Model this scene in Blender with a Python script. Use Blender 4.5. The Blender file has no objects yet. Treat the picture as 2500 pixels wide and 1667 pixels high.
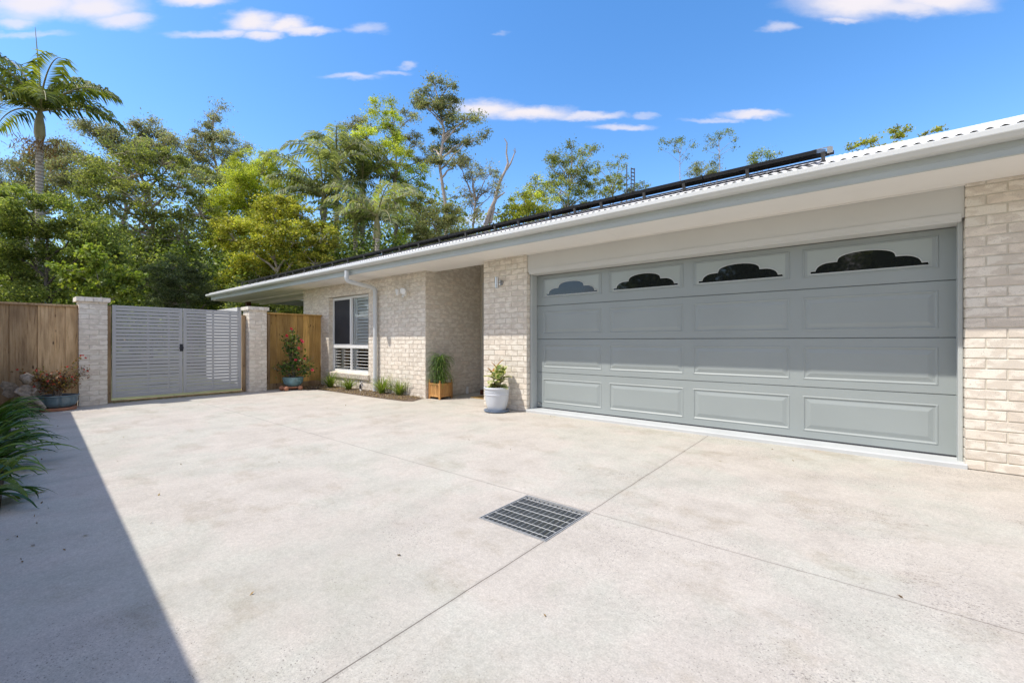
import bpy, bmesh, math, random
import numpy as np
from mathutils import Vector, Matrix
random.seed(7); RNG = np.random.default_rng(11)
PI = math.pi
sc = bpy.context.scene
COL = sc.collection
# ------------------------------------------------------------------ camera
H = 1.09; F = 1040.0; YAW = math.radians(38.87)
CA, SA = math.cos(YAW), math.sin(YAW)
cd = bpy.data.cameras.new('camera'); cam = bpy.data.objects.new('camera', cd); COL.objects.link(cam)
cam.location = (0, 0, H); cam.rotation_euler = (math.radians(90), 0, YAW)
cd.sensor_fit = 'HORIZONTAL'; cd.sensor_width = 36; cd.lens = 36 * F / 2500; cd.clip_start = .05; cd.clip_end = 2000
sc.camera = cam
def at(px, py, D):
    lat = (px - 1250) / F * D
    return Vector((lat * CA - D * SA, D * CA + lat * SA, H - (py - 833.5) / F * D))
# ------------------------------------------------------------------ light
SUN = Vector((-.575, -1.0, 1.79)).normalized()
ld = bpy.data.lights.new('sun', 'SUN'); ld.energy = 2.3; ld.angle = math.radians(.55); ld.color = (1, .945, .87)
sun = bpy.data.objects.new('sun', ld); COL.objects.link(sun); sun.location = (-6, -8, 14)
sun.rotation_euler = (-SUN).to_track_quat('-Z', 'Y').to_euler()
sc.view_settings.view_transform = 'Standard'; sc.view_settings.look = 'None'
sc.view_settings.exposure = 1.0; sc.view_settings.gamma = 1
sc.cycles.max_bounces = 8; sc.cycles.transparent_max_bounces = 12
w = bpy.data.worlds.new('World'); sc.world = w; w.use_nodes = True
def build_world():
    nt = w.node_tree; nt.nodes.clear(); N = nt.nodes.new; L = nt.links.new
    out = N('ShaderNodeOutputWorld'); bg = N('ShaderNodeBackground'); bg.inputs[1].default_value = .143
    sky = N('ShaderNodeTexSky'); sky.sky_type = 'NISHITA'; sky.sun_disc = False
    sky.sun_elevation = math.asin(SUN.z); sky.sun_rotation = math.atan2(SUN.x, SUN.y) % (2 * PI)
    sky.air_density = 1.0; sky.dust_density = .3; sky.ozone_density = 2.2
    hs = N('ShaderNodeHueSaturation'); hs.inputs['Saturation'].default_value = 1.30; hs.inputs['Value'].default_value = 1.0
    L(sky.outputs[0], hs.inputs['Color'])
    tn = N('ShaderNodeMix'); tn.data_type = 'RGBA'; tn.blend_type = 'MULTIPLY'; tn.inputs[0].default_value = 1; L(hs.outputs[0], tn.inputs[6]); tn.inputs[7].default_value = (1.22, 1.03, 1.0, 1)
    geo = N('ShaderNodeTexCoord'); sep = N('ShaderNodeSeparateXYZ'); L(geo.outputs['Generated'], sep.inputs[0])
    def M(op, a, b=None):
        m = N('ShaderNodeMath'); m.operation = op
        for i, v in enumerate((a, b)):
            if v is None: continue
            if isinstance(v, (int, float)): m.inputs[i].default_value = v
            else: L(v, m.inputs[i])
        return m.outputs[0]
    def dot(v):
        q = N('ShaderNodeVectorMath'); q.operation = 'DOT_PRODUCT'; L(geo.outputs['Generated'], q.inputs[0]); q.inputs[1].default_value = v; return q.outputs['Value']
    fwd = M('MAXIMUM', dot((-SA, CA, 0)), .02); az = M('DIVIDE', dot((CA, SA, 0)), fwd); el = M('DIVIDE', sep.outputs[2], fwd)
    cmb = N('ShaderNodeCombineXYZ'); L(az, cmb.inputs[0]); L(el, cmb.inputs[1])
    nz = N('ShaderNodeTexNoise'); nz.inputs['Scale'].default_value = 11; nz.inputs['Detail'].default_value = 7; nz.inputs['Roughness'].default_value = .6
    mp = N('ShaderNodeMapping'); mp.inputs['Scale'].default_value = (1, 2.2, 1); L(cmb.outputs[0], mp.inputs[0]); L(mp.outputs[0], nz.inputs['Vector'])
    off = N('ShaderNodeVectorMath'); off.operation = 'SUBTRACT'; L(nz.outputs['Color'], off.inputs[0]); off.inputs[1].default_value = (.5, .5, .5)
    sc_ = N('ShaderNodeVectorMath'); sc_.operation = 'MULTIPLY'; L(off.outputs[0], sc_.inputs[0]); sc_.inputs[1].default_value = (.10, .042, 0)
    pos = N('ShaderNodeVectorMath'); pos.operation = 'ADD'; L(cmb.outputs[0], pos.inputs[0]); L(sc_.outputs[0], pos.inputs[1])
    clouds = [(90,10,150,40,.95),(230,15,120,42,.95),(290,50,80,26,.85),(60,30,110,30,.6),(40,55,60,16,.7),(60,85,110,9,.4),(480,0,90,18,.95),
      (620,52,75,26,1.0),(690,60,60,20,1.0),(650,84,50,16,.9),(735,72,100,13,.9),(570,78,60,14,.8),(520,82,110,11,.6),(660,88,40,12,.8),(900,68,45,16,.45),(860,187,75,9,.6),(960,177,50,7,.4),(995,160,25,9,.45),
      (2100,8,180,40,1.0),(2300,4,140,34,1.0),(2200,20,150,24,.9),(2060,45,50,10,.7),(1905,70,55,13,.55),(1290,278,120,17,1.0),(1190,268,90,22,1.0),(1430,284,110,10,.8),
      (1520,312,75,9,.7),(1580,283,30,7,.4),(1840,281,85,11,.9),(1750,293,80,6,.5),(1160,540,90,16,.5),(1220,80,30,5,.2)]
    def ae(x, y):
        return (x - 1250) / F, (833.5 - y) / F
    cur = None
    for (x, y, rx, ry, s) in clouds:
        a0, e0 = ae(x, y); a1 = ae(x + rx, y)[0]; e1 = ae(x, y - ry)[1]
        s1 = N('ShaderNodeVectorMath'); s1.operation = 'SUBTRACT'; L(pos.outputs[0], s1.inputs[0]); s1.inputs[1].default_value = (a0, e0, 0)
        s2 = N('ShaderNodeVectorMath'); s2.operation = 'MULTIPLY'; L(s1.outputs[0], s2.inputs[0]); s2.inputs[1].default_value = (1 / abs(a1 - a0), 1 / abs(e1 - e0), 0)
        s3 = N('ShaderNodeVectorMath'); s3.operation = 'LENGTH'; L(s2.outputs[0], s3.inputs[0])
        mr = N('ShaderNodeMapRange'); mr.interpolation_type = 'SMOOTHSTEP'; L(s3.outputs['Value'], mr.inputs[0])
        for i, v in enumerate((1.30, .20, 0, s)): mr.inputs[i + 1].default_value = v
        cur = mr.outputs[0] if cur is None else M('MAXIMUM', cur, mr.outputs[0])
    # faint veil low in the sky
    mix = N('ShaderNodeMix'); mix.data_type = 'RGBA'; L(cur, mix.inputs[0]); L(tn.outputs[2], mix.inputs[6]); mix.inputs[7].default_value = (3.25, 3.1, 3.3, 1)
    # out-of-view cumulus behind and overhead, added to lift the ambient light
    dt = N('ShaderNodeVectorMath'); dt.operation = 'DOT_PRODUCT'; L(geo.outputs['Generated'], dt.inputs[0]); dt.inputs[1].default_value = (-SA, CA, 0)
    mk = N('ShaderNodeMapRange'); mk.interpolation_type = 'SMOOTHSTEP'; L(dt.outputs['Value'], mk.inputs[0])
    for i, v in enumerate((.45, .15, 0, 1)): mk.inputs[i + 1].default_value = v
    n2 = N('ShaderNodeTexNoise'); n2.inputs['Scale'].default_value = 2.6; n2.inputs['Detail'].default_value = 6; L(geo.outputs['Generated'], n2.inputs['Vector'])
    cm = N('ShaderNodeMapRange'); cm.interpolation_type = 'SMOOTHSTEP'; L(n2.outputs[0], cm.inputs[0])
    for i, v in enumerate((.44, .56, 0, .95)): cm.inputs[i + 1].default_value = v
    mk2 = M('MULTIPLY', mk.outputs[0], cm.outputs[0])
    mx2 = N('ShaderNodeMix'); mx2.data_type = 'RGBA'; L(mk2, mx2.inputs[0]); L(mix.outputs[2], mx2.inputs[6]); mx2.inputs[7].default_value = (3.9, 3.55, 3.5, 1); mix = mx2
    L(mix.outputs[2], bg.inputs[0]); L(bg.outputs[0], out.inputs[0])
build_world()
# ------------------------------------------------------------------ materials
def newmat(name):
    m = bpy.data.materials.new(name); m.use_nodes = True
    return m, m.node_tree.nodes, m.node_tree.links, m.node_tree.nodes['Principled BSDF']
def ramp(N, L, src, stops):
    r = N.new('ShaderNodeValToRGB')
    while len(r.color_ramp.elements) < len(stops): r.color_ramp.elements.new(.5)
    for e, (p, c) in zip(r.color_ramp.elements, stops): e.position = p; e.color = (*c, 1)
    L.new(src, r.inputs[0]); return r.outputs[0]
def noise(N, L, vec, scale, detail=4, rough=.55, stretch=None):
    n = N.new('ShaderNodeTexNoise'); n.inputs['Scale'].default_value = scale; n.inputs['Detail'].default_value = detail; n.inputs['Roughness'].default_value = rough
    if stretch:
        mp = N.new('ShaderNodeMapping'); mp.inputs['Scale'].default_value = stretch; L.new(vec, mp.inputs[0]); vec = mp.outputs[0]
    L.new(vec, n.inputs['Vector']); return n
def bump(N, L, h, bsdf, strength=.3, dist=.01):
    b = N.new('ShaderNodeBump'); b.inputs['Strength'].default_value = strength; b.inputs['Distance'].default_value = dist
    L.new(h, b.inputs['Height']); L.new(b.outputs[0], bsdf.inputs['Normal'])
def mixc(N, L, fac, a, b, mode='MIX'):
    m = N.new('ShaderNodeMix'); m.data_type = 'RGBA'; m.blend_type = mode
    for i, v in ((0, fac), (6, a), (7, b)):
        if isinstance(v, (int, float)): m.inputs[i].default_value = v
        elif isinstance(v, tuple): m.inputs[i].default_value = (*v, 1)
        else: L.new(v, m.inputs[i])
    return m.outputs[2]
def simple(name, col, rough=.5, var=.12, scale=6, metal=0, bmp=.0, bscale=120, spec=.5, stretch=None):
    m, N, L, b = newmat(name); tc = N.new('ShaderNodeTexCoord')
    n = noise(N, L, tc.outputs['Object'], scale, 5, stretch=stretch)
    lo = tuple(c * (1 - var) for c in col); hi = tuple(min(1, c * (1 + var)) for c in col)
    L.new(ramp(N, L, n.outputs[0], [(.3, lo), (.7, hi)]), b.inputs['Base Color'])
    b.inputs['Roughness'].default_value = rough; b.inputs['Metallic'].default_value = metal; b.inputs['Specular IOR Level'].default_value = spec
    if bmp:
        n2 = noise(N, L, tc.outputs['Object'], bscale, 3); bump(N, L, n2.outputs[0], b, bmp, .002)
    return m
def brick_mat(name, base, pink, grey):
    m, N, L, b = newmat(name); tc = N.new('ShaderNodeTexCoord')
    at_ = N.new('ShaderNodeAttribute'); at_.attribute_name = 'rnd'
    mul = N.new('ShaderNodeVectorMath'); mul.operation = 'SCALE'; L.new(at_.outputs['Color'], mul.inputs[0]); mul.inputs['Scale'].default_value = 37
    add = N.new('ShaderNodeVectorMath'); add.operation = 'ADD'; L.new(tc.outputs['Object'], add.inputs[0]); L.new(mul.outputs[0], add.inputs[1])
    mp = N.new('ShaderNodeMapping'); mp.inputs['Rotation'].default_value = (.5, .6, .4); mp.inputs['Scale'].default_value = (1, 1, 2.0); L.new(add.outputs[0], mp.inputs[0])
    n1 = noise(N, L, mp.outputs[0], 9, 2, .45)
    c1 = ramp(N, L, at_.outputs['Fac'], [(0, grey), (.3, base), (.62, base), (1, pink)])
    f = ramp(N, L, n1.outputs[0], [(.46, (0, 0, 0)), (.56, (1, 1, 1))])
    dk = mixc(N, L, .8, c1, tuple(c * .82 for c in pink), 'MIX')
    c2 = mixc(N, L, f, c1, dk)
    n2 = noise(N, L, add.outputs[0], 190, 2, .6)
    sp = ramp(N, L, n2.outputs[0], [(.60, (0, 0, 0)), (.70, (1, 1, 1))])
    c3 = mixc(N, L, sp, c2, tuple(c * .45 for c in base))
    n4 = noise(N, L, tc.outputs['Object'], .9, 3)
    c4 = mixc(N, L, 1.0, c3, ramp(N, L, n4.outputs[0], [(.3, (.88, .87, .85)), (.7, (1.05, 1.04, 1.02))]), 'MULTIPLY')
    L.new(c4, b.inputs['Base Color']); b.inputs['Roughness'].default_value = .9; b.inputs['Specular IOR Level'].default_value = .2
    n3 = noise(N, L, tc.outputs['Object'], 90, 4); bump(N, L, n3.outputs[0], b, .35, .004)
    return m
def wood_mat(name, a, bcol, dark, rough=.8):
    m, N, L, b = newmat(name); tc = N.new('ShaderNodeTexCoord')
    at_ = N.new('ShaderNodeAttribute'); at_.attribute_name = 'rnd'
    mul = N.new('ShaderNodeVectorMath'); mul.operation = 'SCALE'; L.new(at_.outputs['Color'], mul.inputs[0]); mul.inputs['Scale'].default_value = 23
    add = N.new('ShaderNodeVectorMath'); add.operation = 'ADD'; L.new(tc.outputs['Object'], add.inputs[0]); L.new(mul.outputs[0], add.inputs[1])
    n1 = noise(N, L, add.outputs[0], 3, 5, .65, (14, 14, .9)); n2 = noise(N, L, add.outputs[0], 1.7, 3, .5, (3, 3, 1))
    c = ramp(N, L, n1.outputs[0], [(.3, dark), (.45, a), (.7, bcol)])
    c2 = mixc(N, L, ramp(N, L, n2.outputs[0], [(.4, (0, 0, 0)), (.75, (.75, .75, .75))]), c, dark)
    v = N.new('ShaderNodeTexVoronoi'); v.inputs['Scale'].default_value = 1; mp = N.new('ShaderNodeMapping'); mp.inputs['Scale'].default_value = (9, 9, 3.2); L.new(add.outputs[0], mp.inputs[0]); L.new(mp.outputs[0], v.inputs['Vector'])
    kn = ramp(N, L, v.outputs['Distance'], [(.05, (1, 1, 1)), (.13, (0, 0, 0))])
    c3 = mixc(N, L, kn, c2, tuple(x * .35 for x in dark))
    hv = ramp(N, L, at_.outputs['Fac'], [(0, (.60, .59, .58)), (1, (1.18, 1.15, 1.08))])
    L.new(mixc(N, L, 1.0, c3, hv, 'MULTIPLY'), b.inputs['Base Color']); b.inputs['Roughness'].default_value = rough; b.inputs['Specular IOR Level'].default_value = .25
    bump(N, L, n1.outputs[0], b, .3, .004); return m
def leaf_mat(name, trans=.35, rough=.45, sheen=.3):
    m, N, L, b = newmat(name); a = N.new('ShaderNodeAttribute'); a.attribute_name = 'Col'
    tc = N.new('ShaderNodeTexCoord'); nn = noise(N, L, tc.outputs['Object'], 30, 2)
    cc = mixc(N, L, 1.0, a.outputs['Color'], ramp(N, L, nn.outputs[0], [(.3, (.8, .8, .8)), (.7, (1.15, 1.15, 1.15))]), 'MULTIPLY')
    L.new(cc, b.inputs['Base Color']); b.inputs['Roughness'].default_value = rough; b.inputs['Specular IOR Level'].default_value = sheen
    t = N.new('ShaderNodeBsdfTranslucent'); L.new(mixc(N, L, 1.0, cc, (1.5, 1.5, .65), 'MULTIPLY'), t.inputs[0])
    mx = N.new('ShaderNodeMixShader'); mx.inputs[0].default_value = trans
    L.new(b.outputs[0], mx.inputs[1]); L.new(t.outputs[0], mx.inputs[2]); L.new(mx.outputs[0], N['Material Output'].inputs[0]); return m
def glass_mat(name, tint=(.9, .95, .93), refl=.12):
    m, N, L, b = newmat(name); N.remove(b); t = N.new('ShaderNodeBsdfTransparent'); t.inputs[0].default_value = (*tint, 1)
    g = N.new('ShaderNodeBsdfGlossy'); g.inputs['Roughness'].default_value = .02; mx = N.new('ShaderNodeMixShader')
    fr = N.new('ShaderNodeFresnel'); fr.inputs[0].default_value = 1.45; ad = N.new('ShaderNodeMath'); ad.operation = 'ADD'; ad.inputs[1].default_value = refl - .04; L.new(fr.outputs[0], ad.inputs[0])
    L.new(ad.outputs[0], mx.inputs[0]); L.new(t.outputs[0], mx.inputs[1]); L.new(g.outputs[0], mx.inputs[2]); L.new(mx.outputs[0], N['Material Output'].inputs[0]); return m
def concrete_mat():
    m, N, L, b = newmat('concrete'); g = N.new('ShaderNodeNewGeometry'); P = g.outputs['Position']
    n1 = noise(N, L, P, .75, 5, .6); n2 = noise(N, L, P, 3.4, 9, .74, (1, .8, 1)); n3 = noise(N, L, P, 38, 3, .7); n5 = noise(N, L, P, .42, 3, .5)
    c = ramp(N, L, n1.outputs[0], [(.32, (.525, .495, .455)), (.47, (.585, .55, .51)), (.56, (.545, .54, .495)), (.70, (.60, .56, .52))])
    c = mixc(N, L, 1.0, c, ramp(N, L, n2.outputs[0], [(.28, (.78, .755, .71)), (.5, (.91, .885, .835)), (.72, (1.0, .98, .93))]), 'MULTIPLY')
    c = mixc(N, L, 1.0, c, ramp(N, L, n3.outputs[0], [(.3, (.88, .88, .88)), (.7, (1.08, 1.08, 1.08))]), 'MULTIPLY')
    n7 = noise(N, L, P, 130, 2, .6); c = mixc(N, L, 1.0, c, ramp(N, L, n7.outputs[0], [(.3, (.84, .84, .83)), (.7, (1.10, 1.10, 1.10))]), 'MULTIPLY')
    # brownish stains
    st = ramp(N, L, n5.outputs[0], [(.56, (0, 0, 0)), (.72, (.35, .35, .35))]); c = mixc(N, L, st, c, (.40, .37, .31))
    # pitted surface: small dark holes, denser in worn patches
    vo = N.new('ShaderNodeTexVoronoi'); vo.inputs['Scale'].default_value = 68; vo.inputs['Randomness'].default_value = 1
    mpv = N.new('ShaderNodeMapping'); mpv.inputs['Scale'].default_value = (1, 1.4, 1); L.new(P, mpv.inputs[0]); L.new(mpv.outputs[0], vo.inputs['Vector'])
    nm = noise(N, L, P, 1.1, 4, .6)
    sp = N.new('ShaderNodeSeparateXYZ'); L.new(P, sp.inputs[0])
    gx = N.new('ShaderNodeMapRange'); L.new(sp.outputs[0], gx.inputs[0]); gx.inputs[1].default_value = -4; gx.inputs[2].default_value = -.2; gx.inputs[3].default_value = -.10; gx.inputs[4].default_value = .14
    ad = N.new('ShaderNodeMath'); ad.operation = 'ADD'; L.new(nm.outputs[0], ad.inputs[0]); L.new(gx.outputs[0], ad.inputs[1])
    th = N.new('ShaderNodeMapRange'); L.new(ad.outputs[0], th.inputs[0]); th.inputs[1].default_value = .40; th.inputs[2].default_value = .75; th.inputs[3].default_value = .0; th.inputs[4].default_value = .40
    wh = N.new('ShaderNodeTexWhiteNoise'); L.new(vo.outputs['Color'], wh.inputs['Vector'])
    thr = N.new('ShaderNodeMath'); thr.operation = 'MULTIPLY'; L.new(th.outputs[0], thr.inputs[0]); L.new(wh.outputs['Value'], thr.inputs[1])
    lt = N.new('ShaderNodeMath'); lt.operation = 'LESS_THAN'; L.new(vo.outputs['Distance'], lt.inputs[0]); L.new(thr.outputs[0], lt.inputs[1])
    c = mixc(N, L, mulv(N, L, lt.outputs[0], .6), c, (.16, .14, .13))
    vf = N.new('ShaderNodeTexVoronoi'); vf.inputs['Scale'].default_value = 150; L.new(P, vf.inputs['Vector'])
    tf = N.new('ShaderNodeMath'); tf.operation = 'MULTIPLY'; L.new(th.outputs[0], tf.inputs[0]); tf.inputs[1].default_value = .95
    lf = N.new('ShaderNodeMath'); lf.operation = 'LESS_THAN'; L.new(vf.outputs['Distance'], lf.inputs[0]); L.new(tf.outputs[0], lf.inputs[1])
    c = mixc(N, L, mulv(N, L, lf.outputs[0], .42), c, (.22, .20, .19))
    # a few darker drip stains
    vd = N.new('ShaderNodeTexVoronoi'); vd.inputs['Scale'].default_value = 1.1; L.new(P, vd.inputs['Vector']); c = mixc(N, L, ramp(N, L, vd.outputs['Distance'], [(.012, (.55, .55, .55)), (.022, (0, 0, 0))]), c, (.25, .24, .22))
    n8 = noise(N, L, P, 1.9, 8, .8); c = mixc(N, L, ramp(N, L, n8.outputs[0], [(.60, (0, 0, 0)), (.72, (.45, .45, .45))]), c, (.40, .36, .30))
    # faint tyre arcs and dirt beside the joints
    for (cx_, cy_, rr_) in ((2.6, .2, 3.35), (2.6, .2, 4.85), (-9.5, 7.0, 6.1)):
        sb = N.new('ShaderNodeVectorMath'); sb.operation = 'DISTANCE'; L.new(P, sb.inputs[0]); sb.inputs[1].default_value = (cx_, cy_, 0)
        s2 = N.new('ShaderNodeMath'); s2.operation = 'SUBTRACT'; L.new(sb.outputs['Value'], s2.inputs[0]); s2.inputs[1].default_value = rr_
        s3 = N.new('ShaderNodeMath'); s3.operation = 'ABSOLUTE'; L.new(s2.outputs[0], s3.inputs[0])
        mr_ = N.new('ShaderNodeMapRange'); mr_.interpolation_type = 'SMOOTHSTEP'; L.new(s3.outputs[0], mr_.inputs[0])
        for i_, v_ in enumerate((.02, .13, .17, 0)): mr_.inputs[i_ + 1].default_value = v_
        ml = N.new('ShaderNodeMath'); ml.operation = 'MULTIPLY'; L.new(mr_.outputs[0], ml.inputs[0]); L.new(n2.outputs[0], ml.inputs[1]); c = mixc(N, L, ml.outputs[0], c, (.30, .28, .26))
    n9 = noise(N, L, P, 1.25, 7, .72, (1, 1.3, 1)); c = mixc(N, L, 1.0, c, ramp(N, L, n9.outputs[0], [(.36, (.86, .84, .80)), (.47, (1, 1, 1)), (.58, (1, 1, 1)), (.66, (.93, .935, .91))]), 'MULTIPLY')
    # saw-cut joints
    wn = noise(N, L, P, 2.2, 3); 
    def joint(axis, val, wdt, lo=None, hi=None, strength=.8):
        nonlocal c
        o = N.new('ShaderNodeMath'); o.operation = 'ADD'; L.new(sp.outputs[axis], o.inputs[0]); L.new(mulv(N, L, wn.outputs[0], .02), o.inputs[1])
        d = N.new('ShaderNodeMath'); d.operation = 'SUBTRACT'; L.new(o.outputs[0], d.inputs[0]); d.inputs[1].default_value = val + .01
        a = N.new('ShaderNodeMath'); a.operation = 'ABSOLUTE'; L.new(d.outputs[0], a.inputs[0])
        l = N.new('ShaderNodeMath'); l.operation = 'LESS_THAN'; L.new(a.outputs[0], l.inputs[0]); l.inputs[1].default_value = wdt / 2
        r = l.outputs[0]
        for lim, op in ((lo, 'GREATER_THAN'), (hi, 'LESS_THAN')):
            if lim is None: continue
            q = N.new('ShaderNodeMath'); q.operation = op; L.new(sp.outputs[1 - axis], q.inputs[0]); q.inputs[1].default_value = lim
            k = N.new('ShaderNodeMath'); k.operation = 'MULTIPLY'; L.new(r, k.inputs[0]); L.new(q.outputs[0], k.inputs[1]); r = k.outputs[0]
        c = mixc(N, L, mulv(N, L, r, strength), c, (.12, .10, .085))
    joint(0, -1.325, .030, strength=.10); joint(1, 2.44, .026, strength=.08); joint(0, -1.325, .006); joint(1, 2.44, .005, strength=.6); joint(0, -4.86, .006, strength=.4); joint(1, 5.22, .010, -6.4, -4.8, .7); joint(0, -8.2, .005, strength=.25)
    L.new(c, b.inputs['Base Color']); b.inputs['Roughness'].default_value = .85; b.inputs['Specular IOR Level'].default_value = .25
    bump(N, L, n3.outputs[0], b, .25, .004); return m
def mulv(N, L, src, k):
    m = N.new('ShaderNodeMath'); m.operation = 'MULTIPLY'; L.new(src, m.inputs[0]); m.inputs[1].default_value = k; return m.outputs[0]
M = {}
M['concrete'] = concrete_mat()
M['brick'] = brick_mat('cream_brick', (.82, .765, .675), (.78, .70, .60), (.73, .695, .615))
M['mortar'] = simple('mortar', (.62, .58, .49), .95, .12, 20, bmp=.4)
M['door'] = simple('door_paint', (.305, .34, .335), .42, .035, 1.5, bmp=.22, bscale=420)
M['jamb'] = simple('jamb_paint', (.46, .49, .48), .5, .04, 2)
M['header'] = simple('header_paint', (.59, .59, .56), .6, .03, 1.5)
M['gutter'] = simple('gutter_paint', (.60, .615, .60), .35, .03, 2)
M['fascia'] = simple('fascia_paint', (.47, .505, .48), .45, .04, 2)
M['soffit'] = simple('soffit_paint', (.82, .795, .75), .7, .02, 2)
M['roof'] = simple('roof_steel', (.72, .72, .72), .4, .03, 2)
M['white'] = simple('white_paint', (.78, .79, .78), .4, .03, 3)
M['shutter'] = simple('shutter_paint', (.86, .87, .85), .4, .03, 3)
M['insert'] = simple('frosted_insert', (.36, .40, .38), .3, .03, 2)
M['darkglass'] = simple('dark_glass', (.012, .014, .015), .03, .1, 2, spec=.5)
M['glass'] = glass_mat('window_glass', (.96, .98, .97), .07)
M['screen'] = simple('fly_screen', (.04, .042, .048), .7, .1, 4, spec=.25)
M['interior'] = simple('interior', (.10, .09, .08), .9, .2, 2)
M['slab'] = simple('sill_paint', (.52, .54, .54), .55, .05, 3, bmp=.2)
M['panelframe'] = simple('panel_frame', (.03, .031, .034), .4, .2, 3, metal=.3)
M['cell'] = simple('solar_cell', (.012, .014, .03), .12, .2, 3)
M['bracket'] = simple('bracket_metal', (.10, .10, .10), .45, .2, 20, metal=.6)
M['steel'] = simple('steel', (.55, .55, .54), .3, .1, 20, metal=1)
M['galv'] = simple('galvanised', (.40, .41, .41), .5, .15, 40, metal=.2)
M['gate'] = simple('gate_paint', (.39, .395, .395), .45, .04, 2)
M['fence'] = wood_mat('weathered_paling', (.52, .36, .20), (.68, .51, .32), (.24, .155, .09))
M['fence2'] = wood_mat('honey_paling', (.62, .38, .12), (.74, .49, .19), (.32, .19, .07))
M['timber'] = wood_mat('planter_timber', (.50, .27, .10), (.62, .37, .15), (.30, .14, .05), .55)
M['darktimber'] = wood_mat('dark_timber', (.12, .045, .025), (.17, .07, .035), (.06, .025, .015), .5)
M['pipe'] = simple('pipe_paint', (.58, .61, .62), .35, .03, 3)
M['mulch'] = simple('mulch_soil', (.13, .095, .065), .95, .5, 30, bmp=.8, bscale=60)
M['coir'] = simple('coir_mat', (.42, .27, .10), .95, .2, 60, bmp=.8, bscale=200)
M['whitepot'] = simple('white_glaze', (.60, .63, .67), .35, .05, 5)
M['saucer'] = simple('blue_saucer', (.13, .18, .26), .35, .15, 10)
M['celadon'] = simple('blue_green_glaze', (.15, .27, .30), .18, .35, 14, stretch=(1, 1, 1))
M['bluepot'] = simple('slate_blue_glaze', (.115, .17, .20), .2, .25, 10)
M['terracotta'] = simple('terracotta', (.42, .19, .11), .85, .2, 15, bmp=.3)
M['soil'] = simple('potting_soil', (.05, .035, .025), 1, .4, 40, bmp=.6)
M['stone'] = simple('weathered_stone', (.27, .23, .185), .95, .42, 26, bmp=.9, bscale=80)
M['bark'] = simple('grey_bark', (.24, .20, .165), .9, .35, 9, bmp=.7, bscale=40, stretch=(1, 1, .3))
M['darkbark'] = simple('dark_bark', (.10, .085, .07), .95, .35, 9, bmp=.7, bscale=40)
M['palebark'] = simple('pale_bark', (.42, .36, .31), .85, .25, 5, bmp=.4, bscale=30)
M['deadwood'] = simple('dead_wood', (.36, .31, .27), .9, .25, 8, bmp=.5, bscale=30)
M['shaft'] = simple('crownshaft', (.24, .22, .11), .5, .3, 6, stretch=(1, 1, .4))
M['leaf'] = leaf_mat('leaf', .42); M['glossleaf'] = leaf_mat('glossy_leaf', .25, .45, .35); M['petal'] = leaf_mat('petal', .4, .6, .2)
M['render'] = simple('pale_render', (.62, .62, .62), .8, .05, 2)
def lawn_mat():
    m, N, L, b = newmat('lawn'); g = N.new('ShaderNodeNewGeometry'); n = noise(N, L, g.outputs['Position'], 3, 6, .7); n2 = noise(N, L, g.outputs['Position'], 60, 3)
    c = mixc(N, L, 1.0, ramp(N, L, n.outputs[0], [(.3, (.075, .085, .04)), (.7, (.15, .165, .07))]), ramp(N, L, n2.outputs[0], [(.3, (.6, .6, .6)), (.7, (1.3, 1.3, 1.3))]), 'MULTIPLY')
    L.new(c, b.inputs['Base Color']); b.inputs['Roughness'].default_value = 1; bump(N, L, n2.outputs[0], b, 1, .03); return m
M['lawn'] = lawn_mat()
def gatelike_trunk():
    m, N, L, b = newmat('ringed_palm_trunk'); tc = N.new('ShaderNodeTexCoord'); wv = N.new('ShaderNodeTexWave'); wv.bands_direction = 'Z'
    wv.inputs['Scale'].default_value = 2.6; wv.inputs['Distortion'].default_value = .5; L.new(tc.outputs['Object'], wv.inputs['Vector'])
    L.new(ramp(N, L, wv.outputs[0], [(0, (.20, .17, .14)), (.3, (.36, .32, .27)), (1, (.42, .38, .33))]), b.inputs['Base Color']); b.inputs['Roughness'].default_value = .9
    bump(N, L, wv.outputs[0], b, .5, .02); return m
M['palmtrunk'] = gatelike_trunk()
def blotch_mat():
    m, N, L, b = newmat('black_white_patches'); tc = N.new('ShaderNodeTexCoord'); n = noise(N, L, tc.outputs['Object'], 24, 2, .4, (1, 1, .8))
    L.new(ramp(N, L, n.outputs[0], [(.47, (.03, .028, .026)), (.53, (.72, .70, .67))]), b.inputs['Base Color']); b.inputs['Roughness'].default_value = .5; return m
M['blotch'] = blotch_mat()
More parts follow.
